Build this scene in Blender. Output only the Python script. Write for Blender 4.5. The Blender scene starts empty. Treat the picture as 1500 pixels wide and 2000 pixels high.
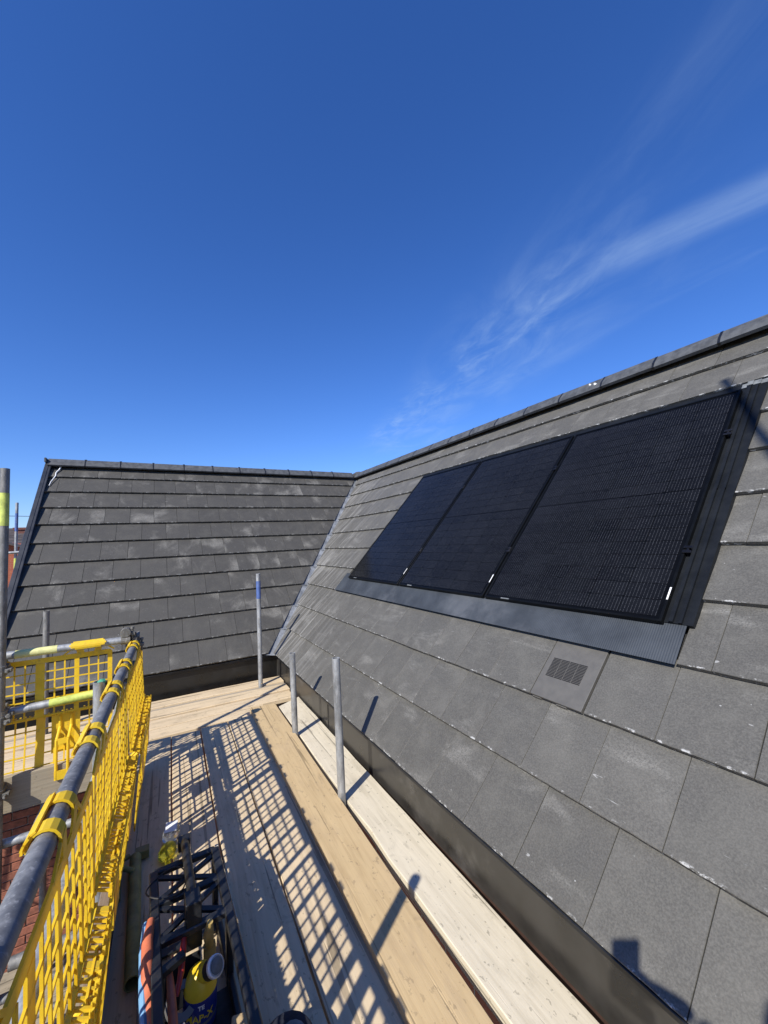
import bpy, bmesh, math, random
from mathutils import Vector, Matrix, Euler
random.seed(7)
SC = bpy.context.scene
COL = SC.collection
PI = math.pi

# ------------------------------------------------------------------ camera
CAM = Vector((-1.209, -5.0515, 1.3046))
MR = ((0.87003370, -0.49088093, -0.04557719),     # image right
      (-0.00504223, 0.08358485, -0.99648791),     # image down
      (0.49296647, 0.86720787, 0.07024650))       # forward
rt, dn, fw = (Vector(r) for r in MR)
cam = bpy.data.cameras.new('camera')
cam.sensor_fit = 'AUTO'; cam.sensor_width = 36.0
cam.lens = 779.15 / 2000 * 36.0
cam.clip_start = 0.02; cam.clip_end = 6000
camo = bpy.data.objects.new('camera', cam); COL.objects.link(camo)
camo.matrix_world = Matrix(((rt.x, -dn.x, -fw.x, CAM.x), (rt.y, -dn.y, -fw.y, CAM.y), (rt.z, -dn.z, -fw.z, CAM.z), (0, 0, 0, 1)))
SC.camera = camo

# ------------------------------------------------------------------ light, sky, exposure
SUN = Vector((0.6377, 0.4126, -0.6505)).normalized()      # direction the light travels
sl = bpy.data.lights.new('sun', 'SUN'); sl.energy = 5.0; sl.angle = math.radians(0.53); sl.color = (1.0, 0.955, 0.88)
so = bpy.data.objects.new('sun', sl); COL.objects.link(so)
so.rotation_euler = SUN.to_track_quat('-Z', 'Y').to_euler(); so.location = (-20, -15, 20)
W = bpy.data.worlds.new('World'); SC.world = W; W.use_nodes = True
wn, wl = W.node_tree.nodes, W.node_tree.links
wn.clear()
def wnode(t, **k):
    n = wn.new(t)
    for a, v in k.items(): setattr(n, a, v)
    return n
sky = wnode('ShaderNodeTexSky', sky_type='NISHITA')
sky.sun_disc = False
sky.sun_elevation = math.asin(-SUN.z)
sky.sun_rotation = math.atan2(-SUN.x, -SUN.y)
sky.altitude = 50; sky.air_density = 1.0; sky.dust_density = 0.25; sky.ozone_density = 2.6
hsv = wnode('ShaderNodeHueSaturation'); hsv.inputs['Saturation'].default_value = 1.22; hsv.inputs['Value'].default_value = 1.0
wl.new(sky.outputs[0], hsv.inputs['Color'])
# cirrus wisps: streaks on a flat high layer (direction.xy / direction.z)
tc = wnode('ShaderNodeTexCoord'); sep = wnode('ShaderNodeSeparateXYZ'); wl.new(tc.outputs['Generated'], sep.inputs[0])
def wmath(op, a, b=None, clamp=False):
    n = wnode('ShaderNodeMath', operation=op, use_clamp=clamp)
    for i, v in enumerate((a, b)):
        if v is None: continue
        if isinstance(v, (int, float)): n.inputs[i].default_value = v
        else: wl.new(v, n.inputs[i])
    return n.outputs[0]
zc = wmath('MAXIMUM', sep.outputs[2], 0.03)
cu, cv = wmath('DIVIDE', sep.outputs[0], zc), wmath('DIVIDE', sep.outputs[1], zc)
def smooth(v, lo, hi):
    n = wnode('ShaderNodeMapRange', interpolation_type='SMOOTHSTEP'); wl.new(v, n.inputs[0])
    n.inputs[1].default_value = lo; n.inputs[2].default_value = hi
    return n.outputs[0]
def streak(ax, ay, bx, by, half, nscale, stretch, lo, hi, seed):
    d = Vector((bx - ax, by - ay)); L = d.length; d.normalize()
    du, dv = wmath('SUBTRACT', cu, ax), wmath('SUBTRACT', cv, ay)
    al = wmath('ADD', wmath('MULTIPLY', du, d.x), wmath('MULTIPLY', dv, d.y))
    ac = wmath('ADD', wmath('MULTIPLY', du, -d.y), wmath('MULTIPLY', dv, d.x))
    cmb = wnode('ShaderNodeCombineXYZ'); wl.new(wmath('MULTIPLY', al, stretch), cmb.inputs[0]); wl.new(ac, cmb.inputs[1]); cmb.inputs[2].default_value = seed
    nz = wnode('ShaderNodeTexNoise'); nz.inputs['Scale'].default_value = nscale; nz.inputs['Detail'].default_value = 7; nz.inputs['Roughness'].default_value = 0.6; nz.inputs['Distortion'].default_value = 0.6
    wl.new(cmb.outputs[0], nz.inputs['Vector'])
    band = smooth(wmath('ABSOLUTE', ac), half, half * 0.1)
    ends = wmath('MULTIPLY', smooth(al, -0.25 * L, 0.12 * L), smooth(al, 1.3 * L, 0.8 * L))
    return wmath('MULTIPLY', wmath('MULTIPLY', band, ends), smooth(nz.outputs[0], lo, hi))
m1 = streak(2.3, 3.6, 1.50, 0.95, 0.55, 3.6, 0.55, 0.32, 0.90, 1.3)
m1b = streak(1.95, 3.3, 1.42, 0.95, 0.30, 9.0, 0.45, 0.40, 0.78, 7.3)
m2 = streak(1.49, 0.76, 1.66, 0.22, 0.15, 4.5, 0.25, 0.12, 0.85, 4.1)
m3 = streak(1.35, 1.05, 1.0, 0.1, 0.22, 5.5, 0.3, 0.40, 0.95, 9.7)
m4 = streak(1.95, 1.9, 1.9, 0.4, 0.22, 5.5, 0.3, 0.42, 0.95, 2.7)
msum = wmath('ADD', wmath('ADD', wmath('MULTIPLY', m1, 0.30), wmath('MULTIPLY', m2, 0.36)), wmath('ADD', wmath('ADD', wmath('MULTIPLY', m3, 0.10), wmath('MULTIPLY', m4, 0.12)), wmath('MULTIPLY', m1b, 0.24)), True)
mixc = wnode('ShaderNodeMix', data_type='RGBA')
tint = wnode('ShaderNodeMix', data_type='RGBA', blend_type='MULTIPLY'); tint.inputs[0].default_value = 1.0      # the camera's white balance for blue sky
wl.new(hsv.outputs[0], tint.inputs[6]); tint.inputs[7].default_value = (0.76, 0.90, 1.34, 1)
wl.new(msum, mixc.inputs[0]); wl.new(tint.outputs[2], mixc.inputs[6]); mixc.inputs[7].default_value = (3.8, 5.2, 7.2, 1)
bg = wnode('ShaderNodeBackground'); bg.inputs[1].default_value = 0.103
wl.new(mixc.outputs[2], bg.inputs[0])
wo = wnode('ShaderNodeOutputWorld'); wl.new(bg.outputs[0], wo.inputs[0])
SC.view_settings.view_transform = 'Standard'; SC.view_settings.look = 'None'
SC.view_settings.exposure = 0.38; SC.view_settings.gamma = 1.0; SC.view_settings.use_curve_mapping = False
SC.render.engine = 'CYCLES'
SC.cycles.max_bounces = 8; SC.cycles.transparent_max_bounces = 12

# ------------------------------------------------------------------ materials
class NT:
    """small helper round a material's node tree"""
    def __init__(s, name, rough=0.6, metal=0.0, spec=0.5):
        s.m = bpy.data.materials.new(name); s.m.use_nodes = True
        s.n, s.l = s.m.node_tree.nodes, s.m.node_tree.links
        s.b = s.n['Principled BSDF']
        s.b.inputs['Roughness'].default_value = rough; s.b.inputs['Metallic'].default_value = metal
        s.b.inputs['Specular IOR Level'].default_value = spec
    def node(s, t, **k):
        n = s.n.new(t)
        for a, v in k.items(): setattr(n, a, v)
        return n
    def put(s, sock, v):
        if isinstance(v, (int, float)): sock.default_value = v
        elif isinstance(v, tuple): sock.default_value = v if len(v) == 4 or sock.type == 'VECTOR' else (*v, 1)
        else: s.l.new(v, sock)
    def math(s, op, a, b=0.0, clamp=False):
        n = s.node('ShaderNodeMath', operation=op, use_clamp=clamp); s.put(n.inputs[0], a); s.put(n.inputs[1], b); return n.outputs[0]
    def rng(s, v, lo, hi, a=0.0, b=1.0):
        n = s.node('ShaderNodeMapRange', interpolation_type='SMOOTHSTEP'); s.put(n.inputs[0], v)
        for i, x in zip((1, 2, 3, 4), (lo, hi, a, b)): n.inputs[i].default_value = x
        return n.outputs[0]
    def mix(s, f, a, b, mode='MIX'):
        n = s.node('ShaderNodeMix', data_type='RGBA', blend_type=mode); s.put(n.inputs[0], f); s.put(n.inputs[6], a); s.put(n.inputs[7], b); return n.outputs[2]
    def coords(s, scale=(1, 1, 1), kind='Object', jitter=37.0):
        """object coordinates, shifted by a per-object random so copies do not repeat"""
        t = s.node('ShaderNodeTexCoord'); o = t.outputs[kind]
        if jitter:
            oi = s.node('ShaderNodeObjectInfo'); v = s.node('ShaderNodeVectorMath', operation='MULTIPLY_ADD')
            cb = s.node('ShaderNodeCombineXYZ')
            for i, k in enumerate((1.0, 0.73, 0.41)): s.l.new(s.math('MULTIPLY', oi.outputs['Random'], jitter * k), cb.inputs[i])
            a = s.node('ShaderNodeVectorMath', operation='ADD'); s.l.new(o, a.inputs[0]); s.l.new(cb.outputs[0], a.inputs[1]); o = a.outputs[0]
            s.n.remove(v)
        mp = s.node('ShaderNodeMapping'); mp.inputs['Scale'].default_value = scale; s.l.new(o, mp.inputs[0])
        return mp.outputs[0]
    def rand(s): return s.node('ShaderNodeObjectInfo').outputs['Random']
    def noise(s, vec, scale, detail=4, rough=0.55, dist=0.0):
        n = s.node('ShaderNodeTexNoise'); s.l.new(vec, n.inputs['Vector'])
        n.inputs['Scale'].default_value = scale; n.inputs['Detail'].default_value = detail; n.inputs['Roughness'].default_value = rough; n.inputs['Distortion'].default_value = dist
        return n.outputs[0]
    def bump(s, h, strength=0.3, dist=0.01):
        n = s.node('ShaderNodeBump'); n.inputs['Strength'].default_value = strength; n.inputs['Distance'].default_value = dist
        s.l.new(h, n.inputs['Height']); s.l.new(n.outputs[0], s.b.inputs['Normal'])
    def color(s, c): s.put(s.b.inputs['Base Color'], c); return s.m

def simple(name, c, rough=0.5, metal=0.0, var=0.25, scale=12.0, bump=0.0, dirt=None, spec=0.5):
    t = NT(name, rough, metal, spec); v = t.coords()
    n = t.noise(v, scale, 5, 0.6)
    dark = tuple(x * (1 - var) for x in c); lite = tuple(min(1, x * (1 + var)) for x in c)
    col = t.mix(t.rng(n, 0.3, 0.7), dark, lite)
    if dirt: col = t.mix(t.rng(t.noise(v, scale * 0.35, 6, 0.7), 0.52, 0.72), col, dirt)
    t.put(t.b.inputs['Roughness'], t.rng(n, 0.2, 0.8, max(0.02, rough - 0.1), min(1, rough + 0.1)))
    if bump: t.bump(t.noise(v, scale * 4, 4), bump, 0.004)
    return t.color(col)

def tile_material(name, base, dust, rough, streak_from):
    """fine-grained grey concrete tile: speckle, handling scuffs, chipped pale nose, pale run-off streaks by the valley"""
    t = NT(name, rough, 0, 0.5); v = t.coords()
    sp = t.noise(v, 150, 4, 0.75); cl = t.noise(v, 7.0, 5, 0.6); big = t.noise(v, 2.2, 3, 0.5)
    c = t.mix(t.rng(sp, 0.35, 0.68), tuple(x * 0.76 for x in base), tuple(x * 1.25 for x in base))
    c = t.mix(t.math('MULTIPLY', t.rng(cl, 0.45, 0.75), 0.28), c, dust)
    rb = t.node('ShaderNodeMapRange'); t.put(rb.inputs[0], t.rand()); rb.inputs[3].default_value = 0.92; rb.inputs[4].default_value = 1.08
    c = t.mix(1.0, c, (1, 1, 1), 'MULTIPLY')
    hs = t.node('ShaderNodeHueSaturation'); t.l.new(c, hs.inputs['Color']); t.l.new(rb.outputs[0], hs.inputs['Value']); c = hs.outputs[0]
    mo = t.noise(v, 48, 5, 0.75, 0.3)
    c = t.mix(t.math('MULTIPLY', t.rng(mo, 0.50, 0.66), 0.22), c, tuple(min(1, x * 1.75) for x in base))
    # mortar-dust patches
    vv = t.coords((0.8, 2.4, 1) if streak_from == 'y' else (1.5, 1.2, 1)); pn = t.noise(vv, 3.0 if streak_from == 'y' else 1.7, 6, 0.62, 0.4)
    c = t.mix(t.math('MULTIPLY', t.math('MULTIPLY', t.rng(pn, 0.53, 0.74), t.rng(sp, 0.25, 0.65)), 0.80 if streak_from == 'x' else 0.42), c, tuple(min(1, x * (2.6 if streak_from == 'x' else 1.9)) for x in dust))
    # small scratches and specks
    sv = t.coords((5, 26, 1)); sc = t.noise(sv, 1.6, 3, 0.5, 1.2)
    c = t.mix(t.math('MULTIPLY', t.rng(sc, 0.735, 0.77), 0.55), c, (0.42, 0.42, 0.40))
    pk = t.noise(v, 85, 1, 0.4)
    c = t.mix(t.math('MULTIPLY', t.rng(pk, 0.80, 0.84), 0.6), c, (0.45, 0.45, 0.43))
    # chipped nose (object Y runs up the slope from the nose)
    tcd = t.node('ShaderNodeTexCoord'); sx = t.node('ShaderNodeSeparateXYZ'); t.l.new(tcd.outputs['Object'], sx.inputs[0])
    nose = t.rng(sx.outputs[1], 0.012, 0.003)
    cv_ = t.coords((0.55, 0.8, 1)); chip = t.rng(t.noise(cv_, 42, 4, 0.7), 0.545, 0.63)
    c = t.mix(t.math('MULTIPLY', t.math('MULTIPLY', nose, chip), 0.75 if streak_from == 'y' else 0.4), c, (0.55, 0.55, 0.52))
    # run-off streaks, strongest beside the valley
    g = t.node('ShaderNodeNewGeometry'); gs = t.node('ShaderNodeSeparateXYZ'); t.l.new(g.outputs['Position'], gs.inputs[0])
    dist = t.math('ABSOLUTE', t.math('SUBTRACT', gs.outputs[0], gs.outputs[1]))
    al = t.node('ShaderNodeCombineXYZ'); t.l.new(t.math('MULTIPLY', gs.outputs[1 if streak_from == 'y' else 0], 16.0), al.inputs[0]); t.l.new(t.math('MULTIPLY', gs.outputs[2], 1.6), al.inputs[1])
    st = t.noise(al.outputs[0], 1.0, 5, 0.6)
    c = t.mix(t.math('MULTIPLY', t.math('MULTIPLY', t.rng(st, 0.45, 0.72), t.rng(dist, 1.9, 0.1)), 0.55 if streak_from == 'y' else 0.03), c, (0.40, 0.39, 0.36))
    t.put(t.b.inputs['Roughness'], t.rng(cl, 0.3, 0.7, rough - 0.06, rough + 0.1))
    t.bump(t.math('ADD', t.math('MULTIPLY', sp, 0.6), t.math('MULTIPLY', cl, 1.2)), 0.35, 0.003)
    return t.color(c)

def wood_material(name, light, dark, stain, grain=1.0, dirt=0.5):
    """sawn softwood plank: grain along local Y, knots, grey weathering and splashes"""
    t = NT(name, 0.78, 0, 0.25)
    v = t.coords((1, 0.05, 1)); g1 = t.noise(v, 60 * grain, 5, 0.65, 0.8); g2 = t.noise(v, 14, 4, 0.6, 1.5)
    c = t.mix(t.rng(g1, 0.22, 0.66), dark, light)
    c = t.mix(t.math('MULTIPLY', t.rng(g2, 0.35, 0.7), 0.45), c, tuple(x * 1.1 for x in light))
    w = t.coords((1, 0.35, 1)); d1 = t.noise(w, 6.0, 6, 0.7, 0.5)
    c = t.mix(t.math('MULTIPLY', t.rng(d1, 0.50, 0.75), dirt), c, stain)
    crack = t.noise(t.coords((1, 0.02, 1)), 34, 2, 0.5, 0.5)
    c = t.mix(t.math('MULTIPLY', t.rng(crack, 0.645, 0.67), 0.65), c, tuple(x * 0.28 for x in dark))
    kv = t.node('ShaderNodeTexVoronoi'); kv.inputs['Scale'].default_value = 3.2; t.l.new(t.coords((1.6, 0.5, 1)), kv.inputs['Vector'])
    c = t.mix(t.math('MULTIPLY', t.rng(kv.outputs['Distance'], 0.075, 0.03), 0.55), c, tuple(x * 0.45 for x in dark))
    fl = t.noise(t.coords((1, 0.6, 1)), 46, 3, 0.6)
    c = t.mix(t.math('MULTIPLY', t.rng(fl, 0.625, 0.66), 0.5 * dirt + 0.15), c, tuple(x * 0.42 for x in stain))
    bl = t.noise(t.coords((1, 0.45, 1)), 11, 4, 0.65, 0.8)
    c = t.mix(t.math('MULTIPLY', t.rng(bl, 0.60, 0.68), 0.30), c, tuple(x * 0.62 for x in stain))
    c = t.mix(t.math('MULTIPLY', t.rng(t.noise(t.coords((1, 0.8, 1)), 5, 3, 0.5), 0.42, 0.62), 0.22), c, tuple(min(1, x * 1.18) for x in light))
    t.bump(t.math('ADD', g1, t.math('MULTIPLY', t.rng(crack, 0.63, 0.67), -1.5)), 0.35, 0.003)
    return t.color(c)

def steel_material(name, base=(0.36, 0.37, 0.37), rust=0.25, rough=0.52, metal=0.45):
    t = NT(name, rough, metal, 0.5); v = t.coords((1, 1, 0.35))
    a, b = t.noise(v, 22, 6, 0.7), t.noise(v, 90, 3, 0.6)
    c = t.mix(t.rng(a, 0.3, 0.7), tuple(x * 0.62 for x in base), tuple(x * 1.25 for x in base))
    c = t.mix(t.math('MULTIPLY', t.rng(b, 0.55, 0.75), 0.4), c, (0.56, 0.56, 0.54))
    c = t.mix(t.math('MULTIPLY', t.rng(t.noise(v, 9, 6, 0.75), 0.58, 0.72), rust), c, (0.16, 0.11, 0.07))
    t.put(t.b.inputs['Roughness'], t.rng(a, 0.2, 0.8, rough - 0.12, rough + 0.15))
    t.bump(b, 0.2, 0.002)
    return t.color(c)

def brick_tex(name, c1, c2, mortar, sx, sz, kind='xz'):
    t = NT(name, 0.85, 0, 0.2)
    tcn = t.node('ShaderNodeNewGeometry'); s = t.node('ShaderNodeSeparateXYZ'); t.l.new(tcn.outputs['Position'], s.inputs[0])
    cb = t.node('ShaderNodeCombineXYZ'); t.l.new(s.outputs[0 if kind[0] == 'x' else 1], cb.inputs[0]); t.l.new(s.outputs[2 if kind[1] == 'z' else 1], cb.inputs[1])
    br = t.node('ShaderNodeTexBrick'); t.l.new(cb.outputs[0], br.inputs['Vector'])
    br.inputs['Color1'].default_value = (*c1, 1); br.inputs['Color2'].default_value = (*c2, 1); br.inputs['Mortar'].default_value = (*mortar, 1)
    br.inputs['Scale'].default_value = 1.0; br.inputs['Brick Width'].default_value = sx; br.inputs['Row Height'].default_value = sz; br.inputs['Mortar Size'].default_value = 0.005; br.inputs['Mortar Smooth'].default_value = 0.3
    n = t.noise(cb.outputs[0], 9, 5, 0.6)
    c = t.mix(t.math('MULTIPLY', t.rng(n, 0.35, 0.75), 0.35), br.outputs[0], tuple(x * 0.6 for x in c1))
    t.bump(t.math('SUBTRACT', 1.0, br.outputs['Fac']), 0.6, 0.01)
    return t.color(c)

M = {}
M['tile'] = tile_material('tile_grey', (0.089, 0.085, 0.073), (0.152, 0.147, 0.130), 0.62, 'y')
M['tile_wing'] = tile_material('tile_grey_dim', (0.053, 0.050, 0.043), (0.092, 0.088, 0.077), 0.66, 'x')  # same tiles as the main roof, dimmer light put into the colour
M['ridge'] = simple('ridge_concrete', (0.062, 0.066, 0.070), 0.7, 0, 0.3, 14, 0.3)
M['felt'] = simple('roof_underlay', (0.012, 0.012, 0.013), 0.9, 0, 0.2)
M['fascia'] = simple('fascia_lit', (0.030, 0.028, 0.025), 0.34, 0, 0.3, 5, 0.0, (0.085, 0.080, 0.072))  # black plastic, its reflected light put into a lighter colour
M['fascia_dim'] = simple('fascia_dim', (0.010, 0.010, 0.0095), 0.32, 0, 0.3, 5, 0.0, (0.026, 0.025, 0.024))  # same plastic as the main fascia, coloured darker where it reflects less
M['trim'] = simple('black_plastic', (0.010, 0.011, 0.013), 0.38, 0, 0.3, 8)
M['verge'] = simple('verge_trim', (0.020, 0.023, 0.030), 0.5, 0, 0.2, 8)
M['lead'] = simple('valley_lead', (0.20, 0.212, 0.225), 0.55, 0.3, 0.35, 9, 0.2, (0.12, 0.12, 0.125))
M['apron'] = simple('flashing_apron', (0.046, 0.053, 0.061), 0.55, 0.1, 0.25, 3, 0.0, (0.095, 0.102, 0.110), spec=0.3)
M['tray'] = simple('flashing_tray', (0.0085, 0.010, 0.012), 0.5, 0.0, 0.25, 6, 0.0, (0.014, 0.0155, 0.017), spec=0.18)
M['frame'] = simple('panel_frame', (0.004, 0.0045, 0.005), 0.4, 0.0, 0.2, 10, spec=0.12)
M['clamp'] = simple('panel_clamp', (0.008, 0.008, 0.010), 0.4, 0.3, 0.2)
M['white'] = simple('white_paint', (0.78, 0.78, 0.75), 0.5, 0, 0.05)
M['vent'] = simple('vent_plastic', (0.100, 0.095, 0.084), 0.55, 0, 0.06, 20)
M['slot'] = simple('slot_dark', (0.006, 0.006, 0.007), 0.8, 0, 0.1)
M['board'] = wood_material('board_sawn', (0.60, 0.475, 0.305), (0.45, 0.345, 0.215), (0.35, 0.275, 0.18), 1.0, 0.55)
M['board_pale'] = wood_material('board_pale', (0.60, 0.535, 0.405), (0.48, 0.42, 0.305), (0.34, 0.30, 0.22), 0.8, 0.70)
M['board_brown'] = wood_material('board_brown', (0.51, 0.378, 0.205), (0.40, 0.285, 0.148), (0.36, 0.265, 0.17), 0.9, 0.5)
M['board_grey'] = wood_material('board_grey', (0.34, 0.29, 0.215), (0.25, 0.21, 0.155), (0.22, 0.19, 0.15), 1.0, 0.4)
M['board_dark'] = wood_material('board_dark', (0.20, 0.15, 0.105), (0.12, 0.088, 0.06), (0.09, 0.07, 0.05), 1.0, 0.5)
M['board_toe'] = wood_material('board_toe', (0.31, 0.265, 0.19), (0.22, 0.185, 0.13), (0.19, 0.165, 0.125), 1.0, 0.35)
M['steel'] = steel_material('galvanised_tube', (0.34, 0.35, 0.35), 0.45)
M['steel_grey'] = steel_material('handrail_tube', (0.185, 0.188, 0.190), 0.12, 0.52, 0.2)
M['steel_dull'] = steel_material('weathered_tube', (0.22, 0.215, 0.20), 0.6, 0.62)
M['coupler'] = steel_material('coupler_steel', (0.20, 0.19, 0.165), 0.8, 0.6)
M['paint_lime'] = simple('lime_paint', (0.48, 0.54, 0.11), 0.55, 0, 0.25, 20, 0.2, (0.27, 0.28, 0.20))
M['paint_pale'] = simple('pale_yellow_paint', (0.60, 0.58, 0.24), 0.55, 0, 0.15, 20, 0.2, (0.34, 0.34, 0.28))
M['paint_blue'] = simple('blue_paint', (0.07, 0.12, 0.30), 0.55, 0, 0.15, 20, 0.2, (0.20, 0.22, 0.26))
M['paint_moss'] = simple('moss_paint', (0.22, 0.22, 0.085), 0.65, 0, 0.3, 14, 0.2, (0.20, 0.19, 0.13))
M['plate'] = simple('gap_dark_brown', (0.045, 0.020, 0.013), 0.8, 0, 0.3, 9)  # colour of the strip added to darken the fascia gap
M['brick'] = simple('red_brick', (0.25, 0.092, 0.056), 0.9, 0, 0.3, 22, 0.5)
M['mortar'] = simple('mortar', (0.40, 0.36, 0.30), 0.95, 0, 0.15, 30, 0.4)
M['brick_wall'] = brick_tex('brick_courses', (0.33, 0.125, 0.075), (0.27, 0.10, 0.065), (0.38, 0.33, 0.27), 0.225, 0.075, 'xz')
M['brick_wall_y'] = brick_tex('brick_courses_side', (0.33, 0.125, 0.075), (0.27, 0.10, 0.065), (0.38, 0.33, 0.27), 0.225, 0.075, 'yz')
M['brick_far'] = brick_tex('brick_far', (0.42, 0.125, 0.065), (0.36, 0.105, 0.06), (0.40, 0.22, 0.15), 0.225, 0.075, 'xz')
M['far_tile'] = simple('far_roof_tile', (0.060, 0.050, 0.048), 0.8, 0, 0.3, 3)
M['far_clay'] = simple('clay_pot', (0.16, 0.065, 0.045), 0.85, 0, 0.25, 10)
M['black'] = simple('black_plastic_tote', (0.012, 0.013, 0.015), 0.42, 0, 0.4, 20, 0.1, (0.035, 0.035, 0.036))
M['navy'] = simple('navy_fabric', (0.012, 0.015, 0.026), 0.85, 0, 0.4, 30, 0.4)
M['grey_rubber'] = simple('grey_rubber', (0.14, 0.15, 0.15), 0.7, 0, 0.3, 30)
M['gas_yellow'] = simple('gas_yellow', (0.80, 0.56, 0.03), 0.35, 0, 0.06, 14, 0.0, (0.62, 0.44, 0.03))
M['gas_blue'] = simple('label_blue', (0.012, 0.028, 0.20), 0.35, 0, 0.1, 14)
M['gas_red'] = simple('label_red', (0.45, 0.02, 0.02), 0.4, 0, 0.1, 14)
M['orange'] = simple('orange_handle', (0.48, 0.13, 0.06), 0.5, 0, 0.2, 18, 0.0, (0.25, 0.09, 0.055))
M['ltblue'] = simple('pale_blue_grip', (0.16, 0.33, 0.52), 0.5, 0, 0.12, 18)
M['red'] = simple('red_handle', (0.42, 0.03, 0.02), 0.4, 0, 0.15, 18)
M['tape'] = simple('grey_tape', (0.15, 0.145, 0.14), 0.45, 0, 0.1, 18)
M['ochre'] = simple('ochre_brush', (0.40, 0.28, 0.09), 0.7, 0, 0.3, 18)
M['skin'] = simple('skin', (0.50, 0.30, 0.21), 0.55, 0, 0.08, 12)
M['cloth'] = simple('work_clothes', (0.02, 0.022, 0.028), 0.9, 0, 0.3, 40, 0.3)
M['hair'] = simple('dark_hair', (0.02, 0.015, 0.012), 0.7, 0, 0.3, 60, 0.5)
M['wire'] = simple('cable_black', (0.02, 0.02, 0.02), 0.6)
def plastic_yellow():
    t = NT('guard_yellow', 0.42, 0, 0.5); v = t.coords()
    n = t.noise(v, 9, 5, 0.6)
    c = t.mix(t.rng(n, 0.3, 0.7), (0.88, 0.60, 0.022), (0.95, 0.70, 0.050))
    c = t.mix(t.math('MULTIPLY', t.rng(t.noise(v, 24, 6, 0.75), 0.54, 0.68), 0.5), c, (0.44, 0.34, 0.10))
    t.color(c)
    tr = t.node('ShaderNodeBsdfTranslucent'); t.l.new(c, tr.inputs[0])          # thin moulded plastic lets some sun through
    mx = t.node('ShaderNodeMixShader'); mx.inputs[0].default_value = 0.32
    t.l.new(t.b.outputs[0], mx.inputs[1]); t.l.new(tr.outputs[0], mx.inputs[2])
    t.l.new(mx.outputs[0], t.n['Material Output'].inputs[0]); return t.m
M['guard'] = plastic_yellow()
def clear_plastic(name, c, rough=0.08):
    t = NT(name, rough, 0, 0.5); t.b.inputs['Transmission Weight'].default_value = 0.9; t.b.inputs['IOR'].default_value = 1.2
    return t.color(c)
M['clear'] = clear_plastic('clear_plastic', (0.95, 0.96, 0.93)); M['clear_yellow'] = clear_plastic('clear_yellow', (0.85, 0.80, 0.10), 0.15)
def cell_material():
    """black half-cut cell: fine bright wires up the slope, fingers across, glass on top"""
    t = NT('solar_cell', 0.34, 0.0, 0.5)
    tcn = t.node('ShaderNodeTexCoord'); s = t.node('ShaderNodeSeparateXYZ'); t.l.new(tcn.outputs['Object'], s.inputs[0])
    fx = t.math('FRACT', t.math('MULTIPLY', s.outputs[0], 1 / 0.0165)); wire = t.rng(t.math('ABSOLUTE', t.math('SUBTRACT', fx, 0.5)), 0.10, 0.04)
    seg = t.noise(t.coords((30, 260, 1), jitter=61.0), 1.0, 2, 0.5)
    fy = t.math('FRACT', t.math('MULTIPLY', s.outputs[1], 1 / 0.0075)); dash = t.rng(t.math('ABSOLUTE', t.math('SUBTRACT', fy, 0.5)), 0.42, 0.30)
    wf = t.math('MULTIPLY', t.math('MULTIPLY', wire, dash), t.rng(seg, 0.36, 0.62))
    hs = t.node('ShaderNodeMapRange'); t.put(hs.inputs[0], t.rand()); hs.inputs[3].default_value = 0.85; hs.inputs[4].default_value = 1.2
    base = t.node('ShaderNodeHueSaturation'); base.inputs['Color'].default_value = (0.0055, 0.0058, 0.0068, 1); t.l.new(hs.outputs[0], base.inputs['Value'])
    g = t.node('ShaderNodeNewGeometry'); dust = t.noise(g.outputs['Position'], 2.2, 5, 0.6)
    c = t.mix(t.math('MULTIPLY', t.rng(dust, 0.4, 0.75), 0.10), base.outputs[0], (0.03, 0.033, 0.04))
    c = t.mix(t.math('MULTIPLY', wf, 0.7), c, (0.10, 0.105, 0.115))
    t.b.inputs['Roughness'].default_value = 0.12
    t.b.inputs['Specular IOR Level'].default_value = 0.11
    return t.color(c)
M['cell'] = cell_material()
M['backsheet'] = simple('panel_backsheet', (0.003, 0.0033, 0.004), 0.3, 0, 0.2, 8, spec=0.08)
def ground_material():
    t = NT('ground_yard', 0.95, 0, 0.2)
    g = t.node('ShaderNodeNewGeometry'); n = t.noise(g.outputs['Position'], 0.6, 7, 0.65); n2 = t.noise(g.outputs['Position'], 14, 4, 0.6)
    c = t.mix(t.rng(n, 0.35, 0.65), (0.20, 0.13, 0.095), (0.30, 0.23, 0.17)); c = t.mix(t.math('MULTIPLY', t.rng(n2, 0.45, 0.7), 0.5), c, (0.12, 0.10, 0.075))
    far = t.rng(t.noise(g.outputs['Position'], 0.02, 5, 0.6), 0.42, 0.6); c = t.mix(t.math('MULTIPLY', far, 0.6), c, (0.075, 0.095, 0.04))
    t.bump(n2, 0.5, 0.03); return t.color(c)
M['ground'] = ground_material()

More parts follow.
